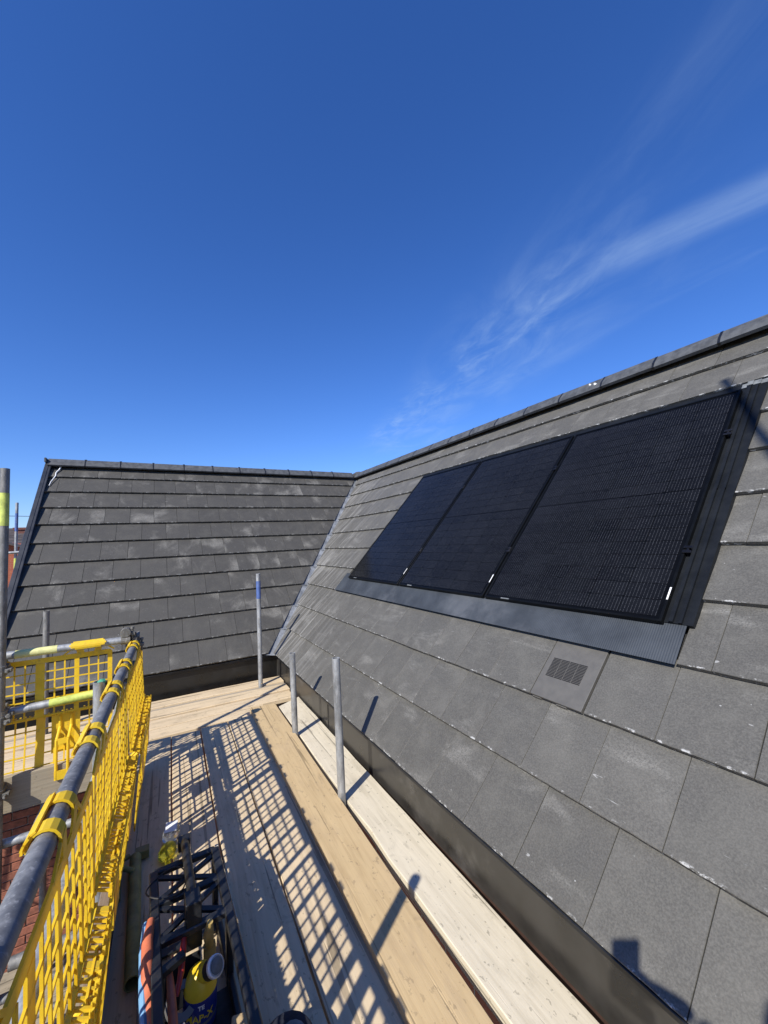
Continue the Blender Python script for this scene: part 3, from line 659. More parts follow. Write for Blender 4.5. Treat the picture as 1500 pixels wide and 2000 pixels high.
# ------------------------------------------------------------------ scaffold boards (deck top at z = -0.29)
DZ = -0.29; BT = 0.038
BG = 'scaffold boards of the working platform'
def board(p, q, w, top, mat, label, th=BT, name='scaffold_board', group=BG, wob=0.0035, chip=None, endskew=0.0, cat='plank'):
    """plank from p to q (xy on its centre line), real thickness, slightly wavy arrises"""
    p, q = Vector((*p, 0)), Vector((*q, 0)); d = (q - p); L = d.length; a = math.atan2(d.y, d.x) - PI / 2
    n = max(3, int(L / 0.22)); mb = MB(); rows = []
    rs = random.Random(int(abs(p.x * 7919 + p.y * 104729 + w * 31 + top * 977)))
    for i in range(n + 1):
        y = L * i / n; wl_, wr = rs.uniform(-wob, wob), rs.uniform(-wob, wob); sk = endskew if i == n else 0
        if chip and abs(y - chip) < 0.16: wl_ += 0.009
        e = 0.0035
        x0, x1 = -w / 2 + wl_, w / 2 + wr; dz = rs.uniform(-0.0012, 0.0012)
        rows.append([(x0, y - sk / 2, -th), (x0, y - sk / 2, -e), (x0 + e, y - sk / 2, dz), (0, y, dz + 0.0008), (x1 - e, y + sk / 2, dz), (x1, y + sk / 2, -e), (x1, y + sk / 2, -th)])
    vs = [v for r in rows for v in r]; m = 7; fs = []
    for i in range(n):
        for j in range(m): fs.append((i * m + j, i * m + (j + 1) % m, (i + 1) * m + (j + 1) % m, (i + 1) * m + j))
    fs += [tuple(range(m - 1, -1, -1)), tuple(n * m + j for j in range(m))]
    mb.add(vs, fs)
    o = mb.build(name, mat); o.location = (p.x, p.y, top); o.rotation_euler = (0, 0, a)
    return tag(o, label, cat, group)
def dk(x_at_1, y):     # the deck boards lean 1.3 degrees: x of a line given its x at y=-1
    return x_at_1 + (y + 1.0) * 0.0225
NB = -6.6
def along(xl, xr, y0, top, mat, label, **k):
    c = (xl + xr) / 2; return board((dk(c, NB), NB), (dk(c, y0), y0), xr - xl - 0.002, top, mat, label, wob=0.002, **k)
along(-0.657, -0.405, -1.00, DZ, M['board'], 'deck board half under the raised brown board, shaded by the handrail')
along(-0.887, -0.664, -1.01, DZ, M['board'], 'second deck board left of the raised brown board, crossed by lattice shadow')
along(-1.116, -0.896, -1.03, DZ - 0.003, M['board'], 'deck board right of the black tool tote with small lattice shadow')
along(-1.345, -1.121, -1.02, DZ - 0.001, M['board'], 'shaded deck board beside the toe board under the yellow guards')
board((-0.457, NB), (-0.327, -0.93), 0.232, DZ + BT + 0.001, M['board_brown'], 'raised warm brown board lying on top of the deck boards', wob=0.0015, endskew=-0.03)
board((-0.123, NB), (-0.060, -0.90), 0.243, DZ + 0.004, M['board_pale'], 'pale cream board with a chipped edge beside the black fascia', wob=0.0028, chip=3.62, th=0.05, endskew=0.13)
# boards of the platform along the wing
def across(y_a, y_b, w, x0, x1, top, mat, label, **k): return board((x1, y_b), (x0, y_a), w, top, mat, label, **k)
across(-0.125, -0.165, 0.205, -3.4, 0.060, DZ + 0.012, M['board'], 'scaffold board along the black fascia of the rear wing')
across(-0.27, -0.31, 0.20, -3.4, 0.055, DZ - 0.005, M['board_grey'], 'low board seen as a grey strip between the boards by the rear fascia')
across(-0.408, -0.448, 0.206, -3.4, 0.050, DZ + 0.008, M['board'], 'board behind the end of the pale inner board, second from the rear fascia')
across(-0.636, -0.668, 0.206, -3.4, 0.035, DZ - 0.004, M['board'], 'board crossed by the thin diagonal pole shadow, third from the rear fascia')
across(-0.868, -0.882, 0.196, -3.4, -0.30, DZ - 0.002, M['board'], 'board touching the far ends of the deck boards')
across(-1.09, -1.09, 0.222, -3.4, -1.36, DZ, M['board'], 'board behind the rear yellow guard, next to the short deck corner')
across(-1.325, -1.325, 0.222, -3.4, -1.38, DZ - 0.002, M['board'], 'outermost board behind the rear yellow guard and its toe board')
# toe boards
def toe(p, q, z0, z1, mat, label):
    p, q = Vector((*p, 0)), Vector((*q, 0)); d = q - p; mb = MB(); L = d.length; n = 10
    for i in range(n): mb.b2((-0.019, L * i / n, z0), (0.019, L * (i + 1) / n, z1)) if False else None
    mb.b2((-0.019, 0, z0), (0.019, L, z1)); o = mb.build('toe_board', mat, bevel=0.003)
    o.location = p; o.rotation_euler = (0, 0, math.atan2(d.y, d.x) - PI / 2); return tag(o, label, 'plank', 'toe boards on edge round the platform')
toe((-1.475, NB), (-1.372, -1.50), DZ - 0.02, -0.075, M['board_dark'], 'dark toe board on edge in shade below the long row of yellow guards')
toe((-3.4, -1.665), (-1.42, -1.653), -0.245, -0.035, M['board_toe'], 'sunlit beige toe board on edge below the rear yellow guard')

# ------------------------------------------------------------------ scaffold tubes
TR = 0.02415
TG = 'scaffold tubes'
def pole(name, pts, mat, label, bands=(), group=TG, r=TR, cat='scaffold tube', couplers=()):
    """scaffold tube with open ends; bands: (t0, t1, material) painted sleeves; couplers: list of builders"""
    pts = [Vector(p) for p in pts]; root = thing(name, pts[0], label, cat, group)
    d = (pts[-1] - pts[0]); L = d.length; dn_ = d.normalized()
    mb = MB(); mb.tube([p - pts[0] for p in pts], r, 18, r_in=r - 0.004); mb.build('tube', mat, root, smooth=True)
    for t0, t1, bm_ in bands:
        b = MB(); b.tube([dn_ * t0, dn_ * t1], r + 0.0008, 18); b.build('paint_band', bm_, root, smooth=True)
    for t, ax in couplers: coupler(root, dn_ * t, dn_, Vector(ax))
    return root
def coupler(root, c, d1, d2):
    """double coupler: two clamped collars, hinge bolts with nuts"""
    mb = MB(); d1, d2 = d1.normalized(), d2.normalized(); off = d1.cross(d2).normalized() * 0
    mb.tube([c - d1 * 0.028, c + d1 * 0.028], TR + 0.007, 14)
    side = d1.cross(d2).normalized()
    c2 = c + side * 0.052
    mb.tube([c2 - d2 * 0.028, c2 + d2 * 0.028], TR + 0.007, 14)
    mb.box((c + c2) / 2, (0.05, 0.05, 0.05))
    for cc, dd, oo in ((c, d1, d2), (c2, d2, d1)):
        p = cc - side * 0.012 + oo * 0.040
        mb.tube([p - side * 0.045, p + side * 0.045], 0.007, 8); mb.tube([p + side * 0.030, p + side * 0.046], 0.013, 6); mb.box(p, (0.03, 0.03, 0.022))
    return mb.build('coupler', M['coupler'], root, bevel=0.001)
# handrail measured from its image and its shadow
H0, H1 = Vector((-1.356, -1.62, 0.648)), Vector((-1.436, -3.95, 0.668)); HD = (H1 - H0).normalized()
Hend = H0 + HD * 4.9
pole('handrail_tube', [H0 - HD * 0.05, Hend], M['steel_grey'], 'long grey handrail tube carrying the row of yellow guards', couplers=[(0.04, (1, 0, 0))])
m0, m1 = Vector((-1.43, -1.40, 0.290)), Vector((-1.462, -3.45, 0.305)); MD = (m1 - m0).normalized()
pole('midrail_tube', [m0, m0 + MD * 5.0], M['steel'], 'grey mid rail tube outside the yellow guards below the handrail', couplers=[(0.05, (0, 0, 1))])
pole('standard_tube', [(-1.462, -2.62, GZ + .02), (-1.462, -2.625, 0.685)], M['steel'], 'short grey upright with a green rag in its open top, left of the handrail', couplers=[(5.0, (0, 1, 0))])
mb = MB(); mb.lathe([(0.016, 0), (0.019, 0.012), (0.006, 0.02)], (-1.452, -2.625, 0.672), 7); mb.box((-1.448, -2.622, 0.688), (0.022, 0.012, 0.006), Euler((0.3, 0.2, 0.4)).to_matrix())
M['green'] = simple('green_cloth', (0.06, 0.30, 0.18), 0.8, 0, 0.2)
tag(mb.build('rag', M['green'], bevel=0.001), 'scrap of green rag stuffed in the top of a short upright', 'rag')
pole('standard_tube', [(-1.47, -4.20, GZ + .02), (-1.47, -4.20, 1.05)], M['steel'], 'upright tube at the left edge outside the handrail, nearer than the green rag one')
pole('standard_tube', [(-1.50, -6.23, GZ + .02), (-1.45, -6.23, 5.93)], M['steel'], 'tall upright behind the camera that throws the shadow over the nearest solar panel')
# inner uprights
pole('standard_tube', [(-0.205, -0.275, DZ - 0.4), (-0.205, -0.275, 0.985)], M['steel'], 'tall thin grey upright with a blue band standing before the valley', bands=[(0.4 + 0.29 + 0.70, 0.4 + 0.29 + 0.90, M['paint_blue'])])
P2B, P3B = Vector((-0.222, -1.655, -0.6)), Vector((-0.232, -2.652, -0.6))
pole('standard_tube', [P2B, (-0.232, -1.660, 0.393)], M['steel'], 'short grey upright in the gap, the farther of two between brown and pale boards')
pole('standard_tube', [P3B, (-0.238, -2.644, 0.578)], M['steel'], 'grey upright in the gap, the nearer and taller of two between brown and pale boards')
# wing side: corner upright, rails, others
pole('standard_tube', [(-2.045, -1.735, GZ + .02), (-2.043, -1.735, 1.86)], M['steel_dull'], 'tall weathered upright at left edge with a lime painted band near its top',
     bands=[(-GZ - .02 + 1.50, -GZ - .02 + 1.705, M['paint_lime'])], couplers=[(-GZ + 0.60, (1, 0, 0)), (-GZ + 0.30, (1, 0, 0)), (-GZ - 0.12, (1, 0, 0))])
pole('guard_rail_tube', [(-2.5, -1.66, 0.694), (-1.385, -1.66, 0.690)], M['steel'], 'top rail tube over the rear yellow guard, partly painted pale yellow', bands=[(0.505, 0.715, M['paint_pale'])], couplers=[(1.09, (0, 1, 0))])
pole('guard_rail_tube', [(-2.5, -1.675, 0.335), (-1.50, -1.675, 0.370)], M['steel'], 'lower rail tube across the rear yellow guard, painted lime', bands=[(0.68, 0.93, M['paint_lime'])], couplers=[(0.46, (0, 0, 1))])
pole('standard_tube', [(-2.10, -0.30, GZ + .02), (-2.10, -0.30, 0.80)], M['steel_dull'], 'dull grey upright behind the rear yellow guard against the tiles')
pole('ledger_tube', [(-2.6, -1.70, -0.40), (-1.15, -1.70, -0.40)], M['steel'], 'grey ledger tube running sideways just below the sunlit toe board')
pole('transom_tube', [(-1.86, -1.98, -0.335), (-1.86, 0.05, -0.335)], M['steel_dull'], 'open ended transom tube poking out towards the camera under the sunlit toe board')
pole('transom_tube', [(-2.18, -1.95, -0.345), (-2.18, 0.05, -0.345)], M['steel_dull'], 'transom tube close to the lime banded upright under the platform')
for yy, lb in ((-2.72, 'transom tube under the deck below the green rag upright'), (-4.28, 'transom tube under the deck nearest the camera')):
    pole('transom_tube', [(-1.75, yy, -0.362), (0.03, yy, -0.362)], M['steel_dull'], lb)
pole('ledger_tube', [(-1.52, -6.5, -0.41), (-1.40, -1.3, -0.41)], M['steel_dull'], 'outer ledger tube under the long row of guards')
pole('ledger_tube', [(-0.30, -6.5, -0.41), (-0.25, -0.1, -0.41)], M['steel_dull'], 'inner ledger tube under the deck near the house wall')
# lower lift seen through the gaps
pole('ledger_tube', [(-3.2, -0.95, -2.05), (-1.2, -0.95, -2.05)], M['steel_dull'], 'ledger tube of the lower lift low on the left')
pole('ledger_tube', [(-3.2, -1.72, -1.25), (-1.2, -1.72, -1.25)], M['steel_dull'], 'guard rail tube of the lower lift, with brick wall behind it')
pole('standard_tube', [(-2.40, -0.42, GZ + .02), (-2.40, -0.42, -0.45)], M['steel_dull'], 'short upright below the rear platform in front of the brick wall')
LG = 'boards of the lower scaffold lift'
for i, (a, b, lb) in enumerate(((-0.20, -0.20, 'lower lift board nearest the brick wall'), (-0.43, -0.43, 'lower lift board second from the brick wall'), (-0.66, -0.66, 'lower lift board farthest from the wing wall'))):
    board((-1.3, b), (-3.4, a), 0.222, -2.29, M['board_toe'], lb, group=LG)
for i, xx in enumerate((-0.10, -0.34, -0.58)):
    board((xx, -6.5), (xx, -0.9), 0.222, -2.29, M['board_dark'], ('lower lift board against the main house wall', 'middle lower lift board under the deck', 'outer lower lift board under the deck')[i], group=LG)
pole('brace_tube', [(-1.40, -1.55, 0.28), (-1.475, -2.0, -1.6)], M['steel'], 'slanting brace tube coupled under the far end of the handrail', couplers=[(0.03, (1, 0, 0))])
# short tube lying in the shade by the toe board
gt = pole('loose_tube', [(-1.318, -2.50, DZ + 0.028), (-1.300, -3.20, DZ + 0.028)], M['paint_moss'], 'mossy green loose tube lying in the shade by the toe board', r=0.026)
mb = MB(); mb.tube([(-0.03, 0.01, 0.012), (-0.075, -0.05, 0.03), (-0.05, -0.10, 0.035), (0.0, -0.13, 0.02)], 0.012, 8); mb.tube([(-0.065, -0.09, 0.0), (-0.058, -0.26, 0.0)], 0.012, 8); mb.box((0.03, 0.02, 0.0), (0.06, 0.05, 0.04))
mb.build('clamp_fork', M['paint_moss'], gt, bevel=0.002)
pole('loose_tube', [(-1.272, -3.13, DZ + 0.02), (-1.262, -3.9, DZ + 0.02)], M['steel'], 'thin pale rod lying beside the mossy tube', r=0.012)

# ------------------------------------------------------------------ yellow brick guards
GGP = 'yellow plastic brick guards hung on the rails'
GLn = 0.975
wide = [(0.0, 0.026), (0.178, 0.026), (0.385, 0.026), (0.565, 0.046), (0.765, 0.026), (0.949, 0.026)]
def thin_positions():
    out = []
    for i in range(len(wide) - 1):
        a, b = wide[i][0] + wide[i][1], wide[i + 1][0]; n = 2
        out += [a + (b - a) * (j + 1) / (n + 1) for j in range(n)]
    return out
THIN = thin_positions()
def warp(mb):
    for i, (x, y, z) in enumerate(mb.v): mb.v[i] = (x, y + 0.0035 * math.sin(5.2 * x + 0.6) * min(1, -z / 0.35) + 0.0015 * math.sin(11 * x + 4 * z), z + 0.0015 * math.sin(7 * x))
    return mb
def make_guard(label):
    """local: X along the rail, Y inwards, Z up, origin on the rail axis"""
    root = thing('brick_guard', (0, 0, 0), label, 'brick guard', GGP)
    Y0, t = 0.028, 0.006
    u = MB()
    ztop, zb = -0.050, -0.082
    # top band with rounded corners
    poly = [(0.0, zb), (GLn, zb), (GLn, ztop - 0.018), (GLn - 0.006, ztop - 0.006), (GLn - 0.018, ztop), (0.018, ztop), (0.006, ztop - 0.006), (0.0, ztop - 0.018)]
    u.prism(poly, t, Matrix(((1, 0, 0, 0), (0, 0, -1, Y0 + t / 2), (0, 1, 0, 0), (0, 0, 0, 1))))
    zl = -0.412
    for x, w in wide: u.b2((x, Y0 - t / 2, zl), (x + w, Y0 + t / 2, zb))
    for x in THIN: u.b2((x - 0.0042, Y0 - t / 2, zl), (x + 0.0042, Y0 + t / 2, zb))
    for r in range(1, 6):
        z = zb - 0.0575 * r; u.b2((0.0, Y0 - 0.0025, z - 0.0038), (GLn, Y0 + 0.0025, z + 0.0038))
    warp(u).build('upper_lattice', M['guard'], root)
    # slotted ledge stepping inwards
    l = MB(); yo = Y0 + 0.048
    l.b2((0, Y0 - 0.004, zl - 0.010), (GLn, Y0 + 0.010, zl)); l.b2((0, yo - 0.008, zl - 0.030), (GLn, yo + 0.002, zl - 0.018))
    x = 0.004; i = 0
    while x < GLn - 0.012:
        isw = any(a - 0.004 < x < a + w for a, w in wide); w = 0.021 if isw else 0.0075
        l.add([(x, Y0, zl - 0.012), (x + w, Y0, zl - 0.012), (x + w + 0.008, yo, zl - 0.028), (x + 0.008, yo, zl - 0.028), (x, Y0, zl - 0.004), (x + w, Y0, zl - 0.004), (x + w + 0.008, yo, zl - 0.020), (x + 0.008, yo, zl - 0.020)],
              [(0, 3, 2, 1), (4, 5, 6, 7), (0, 1, 5, 4), (1, 2, 6, 5), (2, 3, 7, 6), (3, 0, 4, 7)])
        # small tooth standing on the inner rim
        if not isw: l.b2((x + 0.008, yo - 0.006, zl - 0.020), (x + 0.017, yo + 0.001, zl - 0.002))
        x += 0.0235; i += 1
    warp(l).build('slotted_ledge', M['guard'], root)
    d = MB(); z0, z1 = zl - 0.026, -0.815
    def yb(z): return yo - 0.046 * (z0 - z) / (z0 - z1)
    for x, w in wide: d.beam((x + w / 2, yo, z0), (x + w / 2, yb(z1), z1), w, t, (0, 1, 0))
    for x in THIN: d.beam((x, yo, z0), (x, yb(z1), z1), 0.0084, t, (0, 1, 0))
    z = z0 - 0.072
    while z > z1 + 0.02:
        d.beam((0, yb(z), z), (GLn, yb(z), z), 0.0075, 0.005, (0, 1, 0)); z -= 0.072
    d.beam((0, yb(z1), z1), (GLn, yb(z1), z1), 0.02, 0.006, (0, 1, 0))
    warp(d).build('lower_lattice', M['guard'], root)
    for cx in (0.225, 0.72):
      c = MB(); c.box((cx, Y0 + 0.030, zl - 0.135), (0.150, 0.006, 0.25)); c.build('clip_plate', M['guard'], root)
      c = MB()
      for sx in (-0.03, 0.03):
        c.tube([(cx + sx, Y0 + 0.024, zl - 0.03), (cx + sx, Y0 + 0.022, zl - 0.10), (cx + sx - 0.006, Y0 - 0.050, zl - 0.16), (cx + sx - 0.006, Y0 - 0.054, zl - 0.40)], 0.0085, 8)
      c.b2((cx - 0.040, Y0 - 0.055, zl - 0.185), (cx + 0.028, Y0 - 0.050, zl - 0.15)); c.b2((cx - 0.045, Y0 - 0.060, zl - 0.40), (cx + 0.035, Y0 - 0.053, zl - 0.345))
      c.build('toe_clip', M['guard'], root)
    for hx_ in (0.30, 0.845):
        h = MB(); R0 = TR + 0.0030; n = 9
        for sx, w in ((-0.060, 0.042), (0.060, 0.042)):       # two saddles over the tube
            for i in range(n):
                a0, a1 = math.radians(-25 + 215 * i / n), math.radians(-25 + 215 * (i + 1) / n)
                vs = []
                for xx in (hx_ + sx - w / 2, hx_ + sx + w / 2):
                    for aa, rr in ((a0, R0), (a0, R0 + 0.006), (a1, R0 + 0.006), (a1, R0)): vs.append((xx, math.cos(aa) * rr, math.sin(aa) * rr))
                h.add(vs, [(0, 1, 2, 3), (4, 7, 6, 5), (0, 4, 5, 1), (1, 5, 6, 2), (2, 6, 7, 3), (3, 7, 4, 0)])
        for i in range(5):                                    # outer cheek plate round the outside of the tube
            a0, a1 = math.radians(112 + 90 * i / 5), math.radians(112 + 90 * (i + 1) / 5); lw = (0.082, 0.092, 0.100, 0.092, 0.070)[i]
            vs = []
            for xx in (hx_ - lw, hx_ + lw):
                for aa, rr in ((a0, R0 + .0062), (a0, R0 + 0.011), (a1, R0 + 0.011), (a1, R0 + .0062)): vs.append((xx, math.cos(aa) * rr, math.sin(aa) * rr))
            h.add(vs, [(0, 1, 2, 3), (4, 7, 6, 5), (0, 4, 5, 1), (1, 5, 6, 2), (2, 6, 7, 3), (3, 7, 4, 0)])
        for sx in (-0.062, 0.062):                            # inner legs down to the band
            h.beam((hx_ + sx, TR + 0.007, 0.004), (hx_ + sx * 0.72, Y0, ztop - 0.004), 0.038, 0.005, (0, 1, 0))
        for sg in (-1, 1): h.beam((hx_ + sg * 0.082, TR + 0.006, -0.008), (hx_ + sg * 0.140, Y0, ztop - 0.003), 0.010, 0.006, (0, 1, 0))
        h.build('hook', M['guard'], root, smooth=False)
    return root
ang = math.atan2(HD.y, HD.x)
g0 = make_guard('yellow guard at the far end of the long handrail, next to the corner coupler')
def place_guard(o, start, direction, roll=0.0):
    d = Vector(direction).normalized(); up = Vector((0, 0, 1)); inw = up.cross(d) if d.y < 0 and abs(d.y) > 0.5 else up.cross(d)
    inw = Vector((-d.y, d.x, 0)).normalized(); z = d.cross(inw).normalized()
    m = Matrix(((d.x, inw.x, z.x, start[0]), (d.y, inw.y, z.y, start[1]), (d.z, inw.z, z.z, start[2]), (0, 0, 0, 1)))
    o.matrix_basis = m @ Matrix.Rotation(roll, 4, 'X')
# guards step along the handrail away from the corner towards the camera
y0s = [-1.455, -2.455, -3.475, -4.47, -5.47]
labs = [None, 'yellow guard in the middle of the long handrail beside the green rag upright', 'yellow guard nearest the camera at the lower left edge of the picture', 'yellow guard outside the frame beside the camera', 'yellow guard behind the camera at the end of the handrail']
for i, yy in enumerate(y0s):
    o = g0 if i == 0 else copy_thing(g0, (0, 0, 0), labs[i])
    t = (yy - H0.y) / HD.y; place_guard(o, H0 + HD * t, HD, (0.035, 0.0, 0.02, -0.01, 0)[i])
gr_ = copy_thing(g0, (0, 0, 0), 'yellow guard facing the camera at left, hung on the rear top rail')
place_guard(gr_, (-2.465, -1.66, 0.693), (1, 0, -0.003))

pole('guard_rail_tube', [(-3.50, -1.75, 0.12), (-3.50, 1.6, 0.12)], M['steel'], 'rail tube round the gable end of the wing, left of the frame')
for yy, lb in ((-1.55, 'yellow guard round the gable end nearer the camera, left of the frame'), (-0.53, 'yellow guard round the gable end farther off, left of the frame')):
    o = copy_thing(g0, (0, 0, 0), lb); place_guard(o, (-3.50, yy + 0.975, 0.12), (0, -1, 0))
# ------------------------------------------------------------------ things on the deck
# tool tote
tt = thing('tool_tote', (-1.115, -3.02, DZ), 'black open frame tool tote with long top handle full of hand tools', 'tool tote', None, (0, 0, math.radians(180 + 1.5)))
TWd, TLn, THt = 0.235, 0.82, 0.27     # local: X across, Y towards the camera
mb = MB()
for x in (-TWd / 2, TWd / 2): mb.b2((x - .016, 0, THt - .03), (x + .016, TLn, THt)); mb.b2((x - .010, 0, 0.0), (x + .010, TLn, 0.05))
for y in (0.0, 0.175, 0.35, TLn): mb.b2((-TWd / 2, y - .014, THt - .026), (TWd / 2, y + .014, THt - .002))
for y in (0.0, 0.35, TLn):
    for x in (-TWd / 2, TWd / 2): mb.b2((x - .012, y - .014, 0), (x + .012, y + .014, THt - .02))
mb.build('frame', M['black'], tt, bevel=0.004)
mb = MB()
for ya, yb_ in ((0.02, 0.165), (0.185, 0.34)):
    for a, b in (((-TWd / 2, ya), (TWd / 2, yb_)), ((TWd / 2, ya), (-TWd / 2, yb_))): mb.beam((*a, THt - .016), (*b, THt - .016), 0.020, 0.010)
mb.build('cross_brace', M['black'], tt)
mb = MB(); mb.b2((-TWd / 2, 0.36, 0.004), (TWd / 2, TLn, 0.012))
mb.build('floor_tray', M['black'], tt)
for y in (0.09, 0.26):
    mb = MB(); mb.b2((-TWd / 2, y - .02, 0.004), (TWd / 2, y + .02, 0.012)); mb.build('floor_strip', M['black'], tt)
mb = MB(); mb.tube([(0, -0.06, THt + .035), (0, 0.02, THt + .06), (0, 0.31, THt + .06)], 0.017, 12); mb.b2((-.026, .29, THt - .08), (.026, .36, THt + .075)); mb.b2((-.024, -.075, THt + .01), (.024, -.03, THt + .055)); mb.build('handle', M['black'], tt, bevel=0.003)
mb = MB(); mb.tube([(0.075 + 0.07 * math.cos(a) , 0.12 + 0.075 * math.sin(a), THt + 0.01 + 0.01 * math.sin(2 * a)) for a in [i * 2 * PI / 20 for i in range(21)]], 0.0028, 6); mb.build('wire_loop', M['wire'], tt, smooth=True)
mb = MB(); mb.b2((-.02, .345, .02), (.11, .355, THt - .10)); mb.build('partition', M['black'], tt)
# gas cylinder standing in the near bay
gx, gy = -1.095, -3.435
gc = thing('gas_cylinder', (gx, gy, DZ + 0.012), 'yellow gas cylinder with blue label and white cap standing in the black tote', 'gas cylinder', None, (math.radians(3), math.radians(2), math.radians(-2)))
mb = MB(); mb.lathe([(0.044, 0), (0.052, 0.006), (0.052, 0.11), (0.050, 0.128), (0.042, 0.150), (0.026, 0.165)], (0, 0, 0), 28); mb.build('body', M['gas_yellow'], gc, smooth=True)
mb = MB(); mb.lathe([(0.0522, 0.0), (0.0527, 0.002), (0.0527, 0.100), (0.0522, 0.102)], (0, 0, 0.005), 28); mb.build('label_band', M['gas_blue'], gc, smooth=True)
mb = MB(); mb.lathe([(0.0529, 0.0), (0.0529, 0.010)], (0, 0, 0.028), 28); mb.build('label_stripe', M['tape'], gc, smooth=True)
mb = MB(); mb.lathe([(0.0285, 0.0), (0.0285, 0.034), (0.027, 0.037)], (0.006, -0.006, 0.150), 20, (0.55, -0.70, 0.75)); mb.build('yellow_collar', M['gas_yellow'], gc, smooth=True)
mb = MB(); mb.lathe([(0.0275, 0.0), (0.0275, 0.024)], (0.0245, -0.0296, 0.176), 20, (0.55, -0.70, 0.75)); mb.build('black_collar', M['black'], gc, smooth=True)
mb = MB(); mb.lathe([(0.027, 0.0), (0.0295, 0.004), (0.0295, 0.014), (0.026, 0.018), (0.024, 0.013), (0.006, 0.012)], (0.0357, -0.0439, 0.192), 22, (0.55, -0.70, 0.75)); mb.build('cap', M['white'], gc, smooth=True)
mb = MB(); mb.lathe([(0.0215, 0.0), (0.0215, 0.003), (0.009, 0.0045)], (0.0357 + 0.55 / 1.165 * 0.0165, -0.0439 - 0.70 / 1.165 * 0.0165, 0.192 + 0.75 / 1.165 * 0.0165), 20, (0.55, -0.70, 0.75)); mb.build('cap_disc', M['grey_rubber'], gc, smooth=True)
def wrap_text(body, size, z, mat, name, a_mid, parent, rad=0.0532):
    cu_ = bpy.data.curves.new(name, 'FONT'); cu_.body = body; cu_.size = size; cu_.align_x = 'CENTER'; cu_.align_y = 'CENTER'; cu_.extrude = 0.0004; cu_.resolution_u = 2; cu_.offset = 0.0006
    to = bpy.data.objects.new(name, cu_); COL.objects.link(to); dg = bpy.context.evaluated_depsgraph_get()
    me = bpy.data.meshes.new_from_object(to.evaluated_get(dg)); bpy.data.objects.remove(to)
    for v in me.vertices:
        a = a_mid + v.co.x / rad; r = rad + v.co.z; v.co = (math.cos(a) * r, math.sin(a) * r, z + v.co.y)
    me.materials.clear(); me.materials.append(mat); return link(name, me, parent)
wrap_text('MAP-X', 0.030, 0.056, M['gas_yellow'], 'lettering', -PI / 2 - 0.1, gc)
wrap_text('TE', 0.018, 0.088, M['white'], 'lettering', -PI / 2 + 0.0, gc)
# hand tools stuck in the tote
def handtool(name, pts, radii, mat, label, cat, extra=None):
    root = thing(name, pts[0], label, cat, 'hand tools in the black tote'); p0 = Vector(pts[0])
    mb = MB(); mb.tube([Vector(p) - p0 for p in pts], radii, 10); mb.build('handle', mat, root, smooth=True)
    if extra: extra(root, p0)
    return root
def saw_extra(root, p0):
    mb = MB(); mb.tube([(-.016, .02, -.02), (-.022, -.08, -.03), (-.018, -.20, -.05), (-.012, -.33, -.09)], [.010, .012, .013, .009], 8); mb.build('grip', M['ltblue'], root, smooth=True)
    mb = MB(); mb.box((0.0, -.40, -.12), (0.004, .26, .05), Euler((0.25, 0, 0)).to_matrix()); mb.build('blade', M['steel'], root)
handtool('hand_saw', [(-1.238, -3.30, 0.0), (-1.248, -3.37, -0.01), (-1.246, -3.47, -0.04), (-1.232, -3.58, -0.08), (-1.226, -3.66, -0.12)], [.012, .017, .019, .017, .012], M['orange'], 'orange and pale blue handled saw at the left side of the tote', 'hand saw', saw_extra)
def ham(root, p0):
    mb = MB(); mb.box((0.0, -.02, .012), (.10, .026, .026), Euler((0, 0, 0.4)).to_matrix()); mb.build('head', M['black'], root, bevel=0.004)
handtool('hammer', [(-1.185, -3.44, -0.06), (-1.180, -3.52, -0.09), (-1.174, -3.64, -0.13), (-1.170, -3.80, -0.17)], [.008, .013, .013, .015], M['orange'], 'orange shafted hammer lying inside the tote', 'hammer', ham)
handtool('pliers', [(-1.135, -3.36, -0.04), (-1.140, -3.40, -0.05), (-1.150, -3.45, -0.09), (-1.165, -3.49, -0.12)], [.006, .010, .010, .007], M['red'], 'red handled pliers in front of the grey tape roll', 'pliers')
mb = MB()
for i in range(24):
    a0, a1 = 2 * PI * i / 24, 2 * PI * (i + 1) / 24; vs = []
    for a in (a0, a1):
        for r, z in ((.026, -.012), (.048, -.012), (.048, .012), (.026, .012)): vs.append((math.cos(a) * r, math.sin(a) * r, z))
    mb.add(vs, [(0, 4, 5, 1), (1, 5, 6, 2), (2, 6, 7, 3), (3, 7, 4, 0)])
o = mb.build('tape_roll', M['tape'], smooth=True); o.location = (-1.150, -3.46, -0.17); o.rotation_euler = (0.7, 0.3, 0); tag(o, 'grey roll of tape inside the tote behind the gas cylinder', 'tape roll')
o = thing('paint_brush', (-1.055, -3.365, -0.12), 'ochre brush standing behind the gas cylinder', 'brush'); mb = MB(); mb.tube([(0, 0, 0), (-.005, -.02, .05), (0.0, -.03, .10)], [.014, .018, .010], 10); mb.build('handle', M['ochre'], o, smooth=True); mb = MB(); mb.b2((-.02, -.012, -.09), (.02, .012, .005)); mb.build('bristle_block', M['ochre'], o, bevel=.003)
